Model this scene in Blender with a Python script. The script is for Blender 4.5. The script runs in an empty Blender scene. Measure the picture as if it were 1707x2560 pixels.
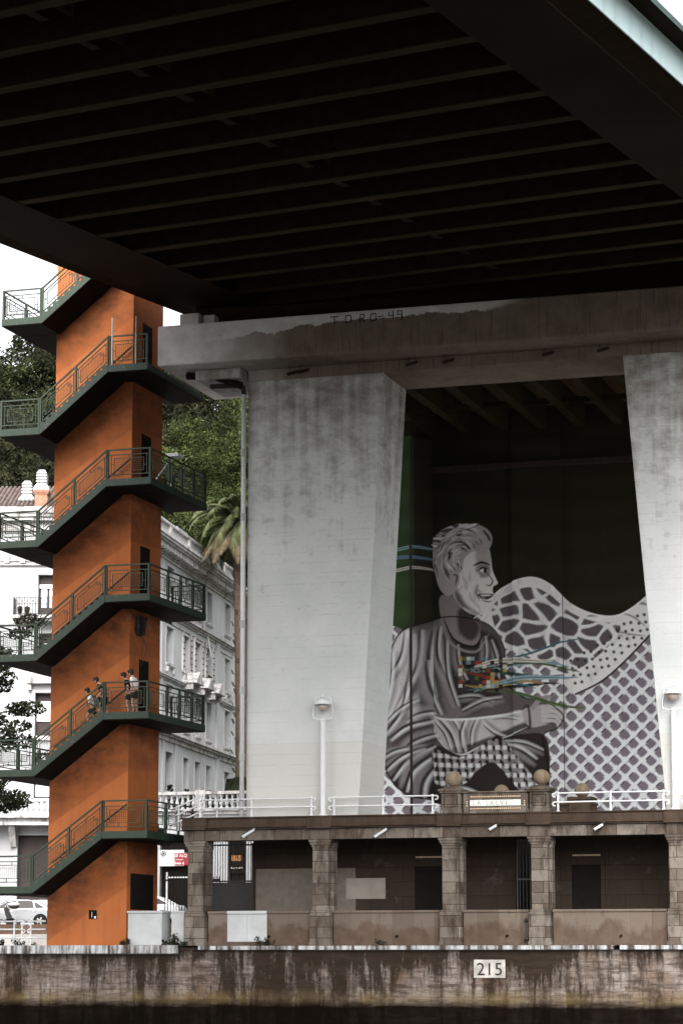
import bpy, bmesh, math, random
import numpy as np
from mathutils import Vector, Matrix
rnd = random.Random(7)
S = bpy.context.scene
COL = S.collection
R = math.radians

# ------------------------------------------------------------------ camera
cam = bpy.data.cameras.new('camera')
cam_o = bpy.data.objects.new('camera', cam); COL.objects.link(cam_o)
cam_o.location = (27.57, -75.10, 2.0)
cam_o.rotation_euler = (math.pi/2 + math.atan(.1205), 0, R(14.4))
cam.sensor_fit = 'VERTICAL'; cam.sensor_height = 36.0
cam.lens = 36.0*5300/2560
cam.shift_y = 482/2560
cam.clip_start = .5; cam.clip_end = 3000
S.camera = cam_o
S.render.resolution_x, S.render.resolution_y = 682, 1024

# ------------------------------------------------------------------ world, sun, exposure
SUN_EL, SUN_AZ = R(42), R(172)          # azimuth clockwise from +Y
world = bpy.data.worlds.new('World'); S.world = world; world.use_nodes = True
wn, wl = world.node_tree.nodes, world.node_tree.links
wn.clear()
sky = wn.new('ShaderNodeTexSky'); sky.sky_type = 'NISHITA'; sky.sun_disc = False
sky.sun_elevation = SUN_EL; sky.sun_rotation = SUN_AZ
sky.air_density = 1.0; sky.dust_density = 6.0; sky.ozone_density = 1.0
hs = wn.new('ShaderNodeHueSaturation'); hs.inputs['Saturation'].default_value = .16
hs.inputs['Value'].default_value = 1.6
bg = wn.new('ShaderNodeBackground'); bg.inputs['Strength'].default_value = .15
wo = wn.new('ShaderNodeOutputWorld')
wl.new(sky.outputs[0], hs.inputs['Color']); wl.new(hs.outputs[0], bg.inputs[0]); wl.new(bg.outputs[0], wo.inputs[0])
sl = bpy.data.lights.new('sun', 'SUN'); sl.energy = .5; sl.angle = R(75); sl.color = (1, .95, .88)
so = bpy.data.objects.new('sun', sl); COL.objects.link(so)
sdir = Vector((math.sin(SUN_AZ)*math.cos(SUN_EL), math.cos(SUN_AZ)*math.cos(SUN_EL), math.sin(SUN_EL)))
so.rotation_euler = sdir.to_track_quat('Z', 'Y').to_euler(); so.location = (0, -30, 80)
S.view_settings.view_transform = 'Standard'; S.view_settings.look = 'None'
S.view_settings.exposure = 1.2; S.view_settings.gamma = 1
S.cycles.max_bounces = 6; S.cycles.diffuse_bounces = 4; S.cycles.glossy_bounces = 2
S.cycles.use_denoising = True

# ------------------------------------------------------------------ material helpers
class NT:
    def __init__(s, name, rough=.85, spec=.3, metal=0):
        s.m = bpy.data.materials.new(name); s.m.use_nodes = True
        s.n, s.l = s.m.node_tree.nodes, s.m.node_tree.links
        s.b = s.n['Principled BSDF']
        s.b.inputs['Roughness'].default_value = rough
        s.b.inputs['Specular IOR Level'].default_value = spec
        s.b.inputs['Metallic'].default_value = metal
        s.pos = s.n.new('ShaderNodeNewGeometry').outputs['Position']
    def setin(s, sock, v):
        if hasattr(v, 'is_linked') or hasattr(v, 'links'): s.l.new(v, sock)
        else:
            if isinstance(v, tuple) and len(v) == 3 and sock.type == 'RGBA': v = (*v, 1)
            sock.default_value = v
    def math(s, op, a, b=0., c=0., clamp=False):
        n = s.n.new('ShaderNodeMath'); n.operation = op; n.use_clamp = clamp
        for i, v in enumerate((a, b, c)): s.setin(n.inputs[i], v)
        return n.outputs[0]
    def vscale(s, v, sc):
        n = s.n.new('ShaderNodeVectorMath'); n.operation = 'MULTIPLY'
        s.setin(n.inputs[0], v); n.inputs[1].default_value = sc
        return n.outputs[0]
    def noise(s, scale, detail=4., rough=.55, vec=None, dist=0.):
        n = s.n.new('ShaderNodeTexNoise'); n.inputs['Scale'].default_value = scale
        n.inputs['Detail'].default_value = detail; n.inputs['Roughness'].default_value = rough
        n.inputs['Distortion'].default_value = dist
        s.l.new(vec if vec is not None else s.pos, n.inputs['Vector'])
        return n.outputs['Fac']
    def xyz(s, v=None):
        n = s.n.new('ShaderNodeSeparateXYZ'); s.l.new(v if v is not None else s.pos, n.inputs[0]); return n.outputs
    def comb(s, x, y, z):
        n = s.n.new('ShaderNodeCombineXYZ')
        for i, v in enumerate((x, y, z)): s.setin(n.inputs[i], v)
        return n.outputs[0]
    def mapr(s, v, a, b, c=0., d=1.):
        n = s.n.new('ShaderNodeMapRange'); n.clamp = True
        s.setin(n.inputs[0], v)
        for i, q in enumerate((a, b, c, d)): n.inputs[i+1].default_value = q
        return n.outputs[0]
    def mix(s, f, a, b, mode='MIX'):
        n = s.n.new('ShaderNodeMixRGB'); n.blend_type = mode
        s.setin(n.inputs[0], f); s.setin(n.inputs[1], a); s.setin(n.inputs[2], b)
        return n.outputs[0]
    def brick(s, vec, w, h, mortar=.01, c1=(1,1,1), c2=(.6,.6,.6), cm=(0,0,0), off=.5):
        n = s.n.new('ShaderNodeTexBrick'); n.offset = off
        s.l.new(vec, n.inputs['Vector']); n.inputs['Scale'].default_value = 1
        n.inputs['Brick Width'].default_value = w; n.inputs['Row Height'].default_value = h
        n.inputs['Mortar Size'].default_value = mortar; n.inputs['Mortar Smooth'].default_value = .3
        for k, c in (('Color1', c1), ('Color2', c2), ('Mortar', cm)): n.inputs[k].default_value = (*c, 1)
        return n.outputs
    def bump(s, h, strength=.3, dist=.02):
        n = s.n.new('ShaderNodeBump'); n.inputs['Strength'].default_value = strength; n.inputs['Distance'].default_value = dist
        s.l.new(h, n.inputs['Height']); s.l.new(n.outputs[0], s.b.inputs['Normal'])
    def out(s, col, rough=None):
        s.setin(s.b.inputs['Base Color'], col)
        if rough is not None: s.setin(s.b.inputs['Roughness'], rough)
        return s.m

def simple(name, col, rough=.7, spec=.3, metal=0, var=.25, scale=3., bump=0.):
    t = NT(name, rough, spec, metal)
    n = t.noise(scale, 5)
    lo = tuple(c*(1-var) for c in col); hi = tuple(min(1, c*(1+var)) for c in col)
    if bump: t.bump(t.noise(scale*6, 4), bump)
    return t.out(t.mix(t.mapr(n, .3, .7), lo, hi))

M = {}
def orange():
    t = NT('orange_plaster', .9, .2)
    x, y, z = t.xyz()
    n1 = t.noise(.55, 6, .6); n2 = t.noise(2.2, 6, .62); n3 = t.noise(14, 4)
    # repainted band above every flight follows the stair, older paint above it
    g = t.math('SUBTRACT', z, t.math('MULTIPLY_ADD', x, .64, 6.9))
    g = t.math('ADD', g, t.math('MULTIPLY', n2, .16))
    fr = t.math('MULTIPLY', t.math('FRACT', t.math('DIVIDE', g, 4.385)), 4.385)
    old = t.mapr(fr, 2.25, 2.33)
    c = t.mix(t.mapr(n1, .3, .7), (.31, .088, .026), (.385, .128, .041))
    c = t.mix(t.math('MULTIPLY', old, .55), c, (.27, .078, .025))
    mould = t.math('MULTIPLY', t.math('MULTIPLY', old, t.mapr(fr, 2.3, 3.9, .35, 1)), t.mapr(t.noise(1.3, 8, .72, t.vscale(t.pos, (1, 1, 1.5))), .38, .62))  # mould, heavier towards the flight above, with the flight's shade painted in
    c = t.mix(t.math('MULTIPLY', mould, .85), c, (.06, .03, .018))  # mould together with the painted shade of the flight above
    streak = t.noise(1., 5, .6, t.vscale(t.pos, (3.2, 3.2, .35)))
    c = t.mix(t.mapr(streak, .5, .75, 0, .55), c, (.20, .06, .025))
    low = t.math('MULTIPLY', t.mapr(z, 4.2, 2.6), t.mapr(n2, .45, .65))
    c = t.mix(t.math('MULTIPLY', low, .5), c, (.24, .09, .04))
    t.bump(n3, .25, .01)
    return t.out(c)
M['orange'] = orange()

def green(name, col, wear):
    t = NT(name, .55, .4)
    n = t.noise(2.5, 6, .6); s = t.noise(1., 5, .6, t.vscale(t.pos, (7, 7, 1.1)))
    c = t.mix(t.mapr(n, .3, .7), tuple(v*.6 for v in col), col)
    c = t.mix(t.mapr(s, .55, .75, 0, wear), c, (.035, .028, .02))
    c = t.mix(t.mapr(t.noise(9, 5, .7), .64, .72, 0, wear), c, (.22, .25, .22))
    return t.out(c)
M['green'] = green('green_paint', (.022, .040, .020), .3)
M['green_slab'] = green('green_slab_paint', (.015, .034, .018), .8)
M['soffit_shade'] = simple('painted_shade_soffit', (.012, .009, .007), .9, .1)  # near-black: shade painted onto the stair undersides
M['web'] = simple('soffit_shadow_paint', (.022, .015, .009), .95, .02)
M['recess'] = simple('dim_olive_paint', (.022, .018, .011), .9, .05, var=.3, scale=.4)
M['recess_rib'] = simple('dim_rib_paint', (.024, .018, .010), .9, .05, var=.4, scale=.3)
M['board'] = simple('worn_white_board', (.42, .40, .37), .9, .1, var=.35, scale=2.5)
M['terrace'] = simple('pale_terrace_paving', (.55, .54, .52), .9, .1, var=.12, scale=.8)  # paled to bounce more light onto the mural wall
M['dado'] = simple('grey_plaster_dado', (.16, .138, .116), .9, .1, var=.15)
M['patchwash'] = simple('dim_limewash', (.27, .245, .215), .9, .1, var=.12, scale=2)

def steel():
    t = NT('dark_bridge_paint', .85, .05)
    n = t.noise(.25, 5); s = t.noise(1, 5, .6, t.vscale(t.pos, (.4, .4, 2)))
    c = t.mix(t.mapr(n, .35, .65), (.0135, .0092, .0062), (.021, .0142, .0095))
    c = t.mix(t.mapr(s, .6, .75, 0, .5), c, (.012, .009, .007))
    return t.out(c)
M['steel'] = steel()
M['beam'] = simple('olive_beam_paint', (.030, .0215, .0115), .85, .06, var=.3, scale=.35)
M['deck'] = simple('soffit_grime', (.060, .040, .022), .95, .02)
def teal():
    t = NT('pale_teal_paint', .5, .4)
    s = t.noise(1, 5, .6, t.vscale(t.pos, (1.6, 1.6, .3)))
    return t.out(t.mix(t.mapr(s, .5, .75, 0, .6), (.62, .80, .80), (.36, .43, .42)))
M['teal'] = teal()

def pier():
    t = NT('pier_concrete', .9, .2)
    x, y, z = t.xyz()
    n = t.noise(.5, 6, .6); h = t.noise(1., 7, .68, t.vscale(t.pos, (1.5, 1.5, 2.2)), .1)
    v = t.noise(1., 5, .6, t.vscale(t.pos, (2.6, 2.6, .18)))
    c = t.mix(t.mapr(n, .3, .7), (.46, .475, .47), (.56, .57, .565))
    c = t.mix(t.mapr(z, 10.05, 10.0, 0, .55), c, (.485, .47, .435))          # the lower coat of paint
    board = t.math('FRACT', t.math('MULTIPLY', z, 2.5))
    c = t.mix(t.math('MULTIPLY', t.mapr(board, .0, .07, .45, 0), t.mapr(t.noise(1.3, 4), .4, .65)), c, (.2, .18, .16))
    mo = t.math('ADD', t.math('ADD', h, t.math('MULTIPLY', v, .85)), t.mapr(z, 14.5, 24, -.66, -.12))
    c = t.mix(t.mapr(mo, .50, .92, 0, .72), c, (.115, .080, .058))
    c = t.mix(t.math('MULTIPLY', t.mapr(t.noise(5, 6, .72, t.vscale(t.pos, (1, 1, 2.5))), .58, .72, 0, .6), t.mapr(z, 9, 22, .25, 1)), c, (.14, .12, .1))
    t.bump(t.noise(9, 5, .6), .2, .01)
    return t.out(c)
M['pier'] = pier()
def cap():
    t = NT('cap_concrete', .92, .15)
    x, y, z = t.xyz()
    e = t.noise(1.1, 7, .7, t.vscale(t.pos, (1, 1, .8)))
    lim = t.math('ADD', t.mapr(x, 1, 9, 24.65, 25.2), t.math('MULTIPLY', e, .75))
    up = t.mapr(t.math('SUBTRACT', z, lim), .0, .03)
    up = t.math('MULTIPLY', up, t.mapr(t.math('ADD', x, t.math('MULTIPLY', z, -3)), -63.0, -62.2, 1, 0))
    lf = t.mapr(t.math('ADD', x, t.math('MULTIPLY', e, 3)), 4.2, 8.0, 1, 0)
    n = t.noise(1.4, 6, .65)
    c = t.mix(t.mapr(n, .3, .7), (.13, .10, .076), (.20, .16, .125))
    drip = t.noise(1., 5, .6, t.vscale(t.pos, (9, 9, .5)))
    c = t.mix(t.mapr(drip, .55, .72, 0, .75), c, (.05, .038, .03))
    c = t.mix(t.math('MAXIMUM', up, lf), c, t.mix(t.mapr(n, .35, .75), (.64, .62, .61), (.42, .39, .37)))
    c = t.mix(t.mapr(t.noise(4, 7, .72), .62, .72, 0, .6), c, (.08, .06, .05))
    t.bump(t.noise(6, 5, .6), .25, .01)
    return t.out(c)
M['cap'] = cap()

def stone(name, a, b, dark, bw=1.05, bh=.52, soot=.55):
    t = NT(name, .92, .15)
    x, y, z = t.xyz()
    n = t.noise(1.3, 7, .66); f = t.noise(22, 4, .7)
    vec = t.comb(t.math('ADD', x, t.math('MULTIPLY', y, 1)), z, 0.)
    br = t.brick(vec, bw, bh, .012, a, b, dark)
    c = t.mix(t.mapr(f, .3, .7, 0, .35), br[0], dark)
    s = t.noise(1., 6, .65, t.vscale(t.pos, (2.2, 2.2, .7)), .4)
    c = t.mix(t.mapr(s, .46, .66, 0, soot), c, dark)
    p = t.noise(1.7, 6, .6)
    c = t.mix(t.mapr(p, .6, .72, 0, .5), c, tuple(min(1, v*1.25+.05) for v in a))
    t.bump(f, .3, .01)
    return t.out(c)
M['stone'] = stone('brown_granite', (.225, .197, .168), (.100, .076, .060), (.028, .019, .013), 1.05, .40, .8)
M['cornice'] = stone('sooty_granite', (.052, .036, .026), (.072, .050, .036), (.030, .021, .015), .62, 1.2, .75)
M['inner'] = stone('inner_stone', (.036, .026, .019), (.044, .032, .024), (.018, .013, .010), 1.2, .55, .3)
def parapet():
    t = NT('rusty_parapet_stone', .92, .15)
    x, y, z = t.xyz()
    e = t.noise(.9, 6, .65, t.vscale(t.pos, (1, 1, .7)))
    up = t.mapr(t.math('SUBTRACT', z, t.math('MULTIPLY_ADD', e, 2.2, 2.15)), -.16, .10)
    c = t.mix(t.mapr(t.noise(3, 6, .6), .3, .7), (.078, .054, .040), (.122, .088, .065))
    c = t.mix(t.math('MULTIPLY', up, .75), c, (.165, .137, .112))
    sl = t.math('FRACT', t.math('DIVIDE', x, .78))
    wnz = t.n.new('ShaderNodeTexWhiteNoise'); wnz.noise_dimensions = '1D'; t.l.new(t.math('FLOOR', t.math('DIVIDE', x, .78)), wnz.inputs['W'])
    c = t.mix(t.mapr(wnz.outputs['Value'], 0, 1, .0, .5), c, (.055, .035, .025))
    c = t.mix(t.mapr(sl, .0, .018, .8, 0), c, (.06, .04, .03))
    c = t.mix(t.mapr(t.noise(1.2, 6, .7, t.vscale(t.pos, (2, 2, .6))), .56, .7, 0, .6), c, (.060, .040, .029))
    t.bump(t.noise(18, 4), .25, .01)
    return t.out(c)
M['parapet'] = parapet()
def quay():
    t = NT('stained_quay_masonry', .95, .01)
    x, y, z = t.xyz()
    br = t.brick(t.comb(x, z, 0.), .75, .23, .010, (1, 1, 1), (.86, .86, .86), (.62, .58, .55))
    n = t.noise(.9, 7, .68); v = t.noise(1., 7, .7, t.vscale(t.pos, (2.2, 2.2, .30)), .35)
    hh = t.noise(1., 6, .7, t.vscale(t.pos, (.8, .8, 5.)))
    c = t.mix(t.mapr(n, .35, .68), (.105, .078, .062), (.31, .27, .25))
    c = t.mix(t.mapr(t.noise(.6, 5, .6), .52, .66, 0, .7), c, (.15, .09, .055))
    c = t.mix(1., c, br[0], 'MULTIPLY')
    dk = t.math('ADD', t.math('ADD', v, t.mapr(t.noise(.22, 3),   .38, .62, -.11, .13)), t.mapr(x, -4., 7., .05, -.02))
    dk = t.math('ADD', dk, t.mapr(t.noise(7, 6, .75), .3, .7, -.06, .06))
    dk = t.math('ADD', dk, t.mapr(z, 1.6, 2.5, 0, .14))
    c = t.mix(t.mapr(dk, .43, .59, 0, .96), c, (.020, .014, .010))
    c = t.mix(t.mapr(hh, .47, .63, 0, .8), c, (.040, .028, .021))
    alg = t.math('MULTIPLY', t.mapr(z, 1.0, .6), t.mapr(z, .25, .5))
    c = t.mix(t.math('MULTIPLY', alg, t.mapr(n, .4, .6, .1, .75)), c, (.13, .092, .040))
    wet = t.math('ADD', z, t.math('MULTIPLY', hh, -.35))
    c = t.mix(t.mapr(wet, .46, .14, 0, .97), c, (.0035, .0026, .0018))
    t.bump(t.math('ADD', n, br[1]), .35, .03)
    return t.out(c)
M['quay'] = quay()
def slabm():
    t = NT('stained_coping', .85, .2)
    v = t.noise(1., 6, .7, t.vscale(t.pos, (3., 3., .4)))
    c = t.mix(t.mapr(v, .42, .58), (.44, .45, .46), (.06, .046, .038))
    return t.out(c)
M['coping'] = slabm()
M['white'] = simple('white_metal_paint', (.62, .63, .64), .45, .4, var=.05)
M['facade'] = None
def facade():
    t = NT('white_render', .9, .2)
    v = t.noise(1., 6, .65, t.vscale(t.pos, (.9, .9, .16)))
    c = t.mix(t.mapr(t.noise(.5, 5), .3, .7), (.325, .33, .335), (.40, .405, .41))
    c = t.mix(t.mapr(v, .55, .78, 0, .35), c, (.17, .145, .13))
    return t.out(c)
M['facade'] = facade()
def trim():
    t = NT('weathered_trim', .9, .2)
    v = t.noise(1., 6, .7, t.vscale(t.pos, (3., 3., .5)))
    c = t.mix(t.mapr(v, .46, .66, 0, .85), (.44, .43, .425), (.075, .058, .05))
    return t.out(c)
M['trim'] = trim()
M['glass'] = simple('dark_glass', (.016, .013, .012), .3, .15, var=.3)
M['shade'] = simple('dark_timber', (.028, .018, .016), .6, .3)
M['blind'] = simple('white_blind', (.55, .56, .57), .7, .2, var=.06, scale=1)
M['curtain'] = simple('lace_curtain', (.52, .56, .62), .9, .1, var=.25, scale=5)
M['iron'] = simple('black_iron', (.012, .011, .011), .5, .4)
M['tile'] = simple('clay_roof_tile', (.105, .080, .072), .85, .2, var=.55, scale=4)
M['brickred'] = simple('red_chimney_brick', (.33, .16, .105), .9, .2, var=.3, scale=6)
M['whitepanel'] = simple('white_limewash', (.40, .41, .415), .9, .2, var=.10, scale=2)
M['dark'] = simple('black_void_paint', (.010, .008, .007), .9, .1)
M['asphalt'] = simple('asphalt', (.055, .052, .05), .9, .2, bump=.2)
M['pave'] = simple('pale_paving', (.33, .315, .30), .9, .2, var=.2, scale=.8)
M['brownwall'] = simple('brown_kerb_wall', (.12, .075, .055), .9, .2, var=.35, scale=.7)
M['soil'] = simple('wooded_soil', (.035, .04, .018), .95, .1, var=.4, scale=.3)
M['mould'] = simple('sooty_iron', (.03, .022, .018), .8, .2)
M['lens'] = simple('lamp_glass', (.40, .33, .28), .15, .6, var=.1)
M['bark'] = simple('bark', (.06, .045, .035), .95, .1, var=.4, scale=6)
M['hedge'] = simple('dry_thatch', (.085, .066, .040), .95, .1, var=.5, scale=6)
def leaf(name, a, b):
    t = NT(name, .75, .06)
    g = t.n.new('ShaderNodeNewGeometry')
    c = t.mix(g.outputs['Random Per Island'], a, b)
    c = t.mix(t.mapr(t.noise(.55, 3), .38, .60, 0, .85), c, tuple(v*.40 for v in a))
    t.b.inputs['Transmission Weight'].default_value = 0
    return t.out(c)
M['leaf_dark'] = leaf('dark_olive_leaf', (.010, .012, .0055), (.046, .049, .024))
M['leaf_mid'] = leaf('mid_green_leaf', (.016, .022, .008), (.062, .074, .030))
M['leaf_bright'] = leaf('bright_green_leaf', (.022, .032, .009), (.090, .115, .037))
M['leaf_street'] = leaf('dark_street_leaf', (.012, .014, .008), (.035, .040, .02))  # very dark leaf colour, shared by street tree, hedge and weeds
M['palm'] = leaf('palm_leaf', (.024, .029, .012), (.135, .150, .070))
M['skin'] = simple('skin', (.42, .24, .17), .6, .3, var=.08)
M['hair'] = simple('black_hair', (.010, .008, .008), .55, .3)
M['cloth_white'] = simple('white_cotton', (.72, .73, .74), .9, .1, var=.12, scale=9)
M['cloth_black'] = simple('black_cotton', (.014, .013, .014), .9, .1)
M['cloth_grey'] = simple('grey_nylon', (.06, .055, .06), .7, .2)
M['silver'] = simple('silver_car_paint', (.33, .34, .35), .25, .5, metal=.3, var=.04)
M['rubber'] = simple('tyre_rubber', (.012, .012, .012), .8, .2)
M['chrome'] = simple('grey_alloy', (.42, .42, .43), .3, .5, metal=.7, var=.08)
M['black_plastic'] = simple('black_plastic', (.016, .015, .015), .4, .4)
M['red'] = simple('red_sign_print', (.28, .02, .03), .6, .3)
M['print_white'] = simple('white_print', (.78, .78, .78), .6, .2, var=.03)
M['print_black'] = simple('black_print', (.02, .02, .02), .6, .2)
M['print_grey'] = simple('grey_print', (.25, .25, .26), .6, .2)
M['amber'] = simple('amber_print', (.30, .13, .05), .6, .2, var=.7, scale=9)
M['tilewhite'] = simple('glazed_tile', (.66, .70, .66), .3, .5, var=.12, scale=5)
M['faded'] = simple('faded_olive_letter', (.36, .34, .22), .6, .2, var=.4, scale=8)
M['tan'] = simple('tan_mosaic', (.60, .44, .30), .6, .3, var=.3, scale=12)
M['graffiti'] = simple('black_spray_paint', (.008, .006, .006), .8, .1)
M['ball'] = stone('mossy_ball_stone', (.23, .185, .125), (.20, .15, .11), (.10, .065, .045), 9, 9, .6)

# ------------------------------------------------------------------ mesh helpers
SH = .116                                   # the quay structures' depth axis leans this much towards +X
def org(o):
    v = Vector((0, 0, 0))
    while o: v += o.location; o = o.parent
    return v
class MB:
    def __init__(s, shear=True): s.v, s.f, s.sh = [], [], shear
    def add(s, vs, fs):
        k = len(s.v); s.v += [tuple(p) for p in vs]; s.f += [tuple(k+i for i in f) for f in fs]; return s
    def box(s, x0, y0, z0, x1, y1, z1):
        return s.add([(x0,y0,z0),(x1,y0,z0),(x1,y1,z0),(x0,y1,z0),(x0,y0,z1),(x1,y0,z1),(x1,y1,z1),(x0,y1,z1)],
              [(0,3,2,1),(4,5,6,7),(0,1,5,4),(1,2,6,5),(2,3,7,6),(3,0,4,7)])
    def prism(s, pts, d):                    # closed planar outline pushed along d
        n = len(pts); d = Vector(d)
        vs = [Vector(p) for p in pts]; vs += [p+d for p in vs]
        return s.add(vs, [tuple(range(n))[::-1], tuple(range(n, 2*n))] + [(i, (i+1) % n, n+(i+1) % n, n+i) for i in range(n)])
    def hexa(s, a, b):                       # two quads joined
        return s.add(list(a)+list(b), [(3,2,1,0),(4,5,6,7)]+[(i,(i+1)%4,4+(i+1)%4,4+i) for i in range(4)])
    def bar(s, p, q, w, h=None, up=(0,0,1)):
        h = h or w; p, q = Vector(p), Vector(q); d = (q-p).normalized(); u = Vector(up)
        if abs(d.dot(u)) > .99: u = Vector((0,1,0))
        r = d.cross(u).normalized()*w/2; u = r.cross(d).normalized()*h/2
        return s.hexa([p-r-u,p+r-u,p+r+u,p-r+u],[q-r-u,q+r-u,q+r+u,q-r+u])
    def tube(s, pts, r, n=8, r1=None, caps=True):
        pts = [Vector(p) for p in pts]; N = len(pts); k = len(s.v); ref = None
        for i, p in enumerate(pts):
            d = (pts[min(i+1,N-1)]-pts[max(i-1,0)]).normalized()
            if ref is None: ref = Vector((0,0,1)) if abs(d.z) < .9 else Vector((1,0,0))
            a = d.cross(ref).normalized(); b = a.cross(d).normalized(); ref = b
            rr = r if r1 is None else r+(r1-r)*i/(N-1)
            for j in range(n):
                t = 2*math.pi*j/n; s.v.append(tuple(p+a*rr*math.cos(t)+b*rr*math.sin(t)))
        for i in range(N-1):
            for j in range(n): s.f.append((k+i*n+j, k+i*n+(j+1)%n, k+(i+1)*n+(j+1)%n, k+(i+1)*n+j))
        if caps: s.f.append(tuple(k+j for j in range(n))[::-1]); s.f.append(tuple(k+(N-1)*n+j for j in range(n)))
        return s
    def lathe(s, c, prof, n=16, axis='z'):
        k = len(s.v); N = len(prof); c = Vector(c)
        for r, h in prof:
            for j in range(n):
                t = 2*math.pi*j/n; a, b = r*math.cos(t), r*math.sin(t)
                s.v.append(tuple(c+Vector({'z':(a,b,h),'y':(a,h,b),'x':(h,a,b)}[axis])))
        for i in range(N-1):
            for j in range(n): s.f.append((k+i*n+j, k+i*n+(j+1)%n, k+(i+1)*n+(j+1)%n, k+(i+1)*n+j))
        s.f.append(tuple(k+j for j in range(n))[::-1]); s.f.append(tuple(k+(N-1)*n+j for j in range(n)))
        return s
    def ball(s, c, r, n=16, sq=(1,1,1)):
        k = len(s.v); m = n//2; c = Vector(c)
        for i in range(1, m):
            ph = math.pi*i/m
            for j in range(n):
                t = 2*math.pi*j/n
                s.v.append((c.x+r*sq[0]*math.sin(ph)*math.cos(t), c.y+r*sq[1]*math.sin(ph)*math.sin(t), c.z-r*sq[2]*math.cos(ph)))
        b = len(s.v); s.v += [(c.x,c.y,c.z-r*sq[2]),(c.x,c.y,c.z+r*sq[2])]
        for i in range(m-2):
            for j in range(n): s.f.append((k+i*n+j, k+i*n+(j+1)%n, k+(i+1)*n+(j+1)%n, k+(i+1)*n+j))
        for j in range(n):
            s.f.append((b, k+(j+1)%n, k+j)); s.f.append((b+1, k+(m-2)*n+j, k+(m-2)*n+(j+1)%n))
        return s
    def text(s, body, size, o, xd=(1,0,0), ud=(0,0,1), depth=.01, spacing=1.):
        cu = bpy.data.curves.new('lettering', 'FONT'); cu.body = body; cu.size = size; cu.extrude = depth/2
        cu.space_character = spacing; cu.resolution_u = 3
        ob = bpy.data.objects.new('lettering', cu); COL.objects.link(ob)
        dg = bpy.context.evaluated_depsgraph_get(); me = bpy.data.meshes.new_from_object(ob.evaluated_get(dg))
        xd, ud, o = Vector(xd), Vector(ud), Vector(o); nd = xd.cross(ud)
        s.add([o+xd*v.co.x+ud*v.co.y+nd*v.co.z for v in me.vertices], [tuple(p.vertices) for p in me.polygons])
        bpy.data.objects.remove(ob); bpy.data.curves.remove(cu); bpy.data.meshes.remove(me)
        return s
    def mesh(s, name, mat, o, smooth):
        vs = [(x+(SH*y if s.sh else 0)-o.x, y-o.y, z-o.z) for x, y, z in s.v]
        me = bpy.data.meshes.new(name); me.from_pydata(vs, [], s.f); me.validate()
        me.materials.append(mat)
        if smooth: me.polygons.foreach_set('use_smooth', [True]*len(me.polygons))
        me.update(); return me
    def build(s, name, mat, parent=None, loc=None, smooth=False, bevel=0):
        o = org(parent) if parent else Vector(loc or (0,0,0))
        ob = bpy.data.objects.new(name, s.mesh(name, M[mat] if isinstance(mat, str) else mat, o, smooth))
        COL.objects.link(ob)
        if parent: ob.parent = parent
        else: ob.location = o
        if bevel:
            b = ob.modifiers.new('bevel', 'BEVEL'); b.width = bevel; b.segments = 2; b.limit_method = 'ANGLE'; b.angle_limit = R(40)
        return ob
def tag(o, label, cat, group=None, kind=None):
    if label: o['label'] = label
    if cat: o['category'] = cat
    if group: o['group'] = group
    if kind: o['kind'] = kind
    return o
def thing(name, label, cat, loc, group=None, rz=0):
    o = bpy.data.objects.new(name, None); COL.objects.link(o); o.empty_display_size = .3
    o.location = loc; o.rotation_euler = (0, 0, rz)
    return tag(o, label, cat, group)
def kids(o): return [c for c in bpy.data.objects if c.parent == o]
def dup(o, parent=None):
    c = o.copy(); COL.objects.link(c); c.parent = parent
    for ch in kids(o): dup(ch, c)
    return c

# ================================================================== setting
def water():
    t = NT('dark_river_water', .08, .5)
    t.b.inputs['IOR'].default_value = 1.33
    n = t.noise(1., 5, .6, t.vscale(t.pos, (1.2, 3.2, 1)))
    t.bump(n, .35, .08)
    return t.out((.010, .010, .007))
M['water'] = water()
def sheet(name, pts, mat, kind='structure'):
    b = MB(False); b.add(pts, [tuple(range(len(pts)))]); return tag(b.build(name, mat), None, None, None, kind)
sheet('river_water', [(-400,-300,-.6),(400,-300,-.6),(400,-.1,-.6),(-400,-.1,-.6)], 'water')
# ground behind the quay: pavement, low step, road level
sheet('pavement', [(-120,-.25,2.5),(60,-.25,2.5),(60,14,2.5),(-120,14,2.5)], 'pave')
sheet('upper_pavement', [(-120,14,3.15),(60,14,3.15),(60,22,3.15),(-120,22,3.15)], 'pave')
sheet('road', [(-300,22,3.72),(300,22,3.72),(300,72,3.72),(-300,72,3.72)], 'asphalt')
b = MB(False); b.box(-120,13.8,2.3,3.4,14,3.16)
tag(b.build('kerb_wall', 'pave'), 'pale low step along the pavement behind the white railing', 'kerb')
b = MB(False); b.box(-120,21.8,2.9,3.4,22,3.75)
tag(b.build('retaining_kerb', 'brownwall'), 'dark brown low wall at the edge of the street below the cars', 'low wall')
# hill: one terrain sheet
def hz(x, y):
    t = max(0., y-64); h = 3.7 + min(t, 12)*2.0 + max(0, t-12)*.78
    return min(h, 52) + 1.5*math.sin(x*.13)*math.cos(y*.1)*min(1, t/10)
b = MB(False); nx, ny = 60, 40
xs = [-260+8*i for i in range(nx)]; ys = [64+4*j for j in range(ny)]
b.add([(x, y, hz(x, y) if y > 66 else 3.6) for y in ys for x in xs], [(j*nx+i, j*nx+i+1, (j+1)*nx+i+1, (j+1)*nx+i) for j in range(ny-1) for i in range(nx-1)])
tag(b.build('hill_terrain', 'soil', smooth=True), None, None, None, 'structure')

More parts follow.
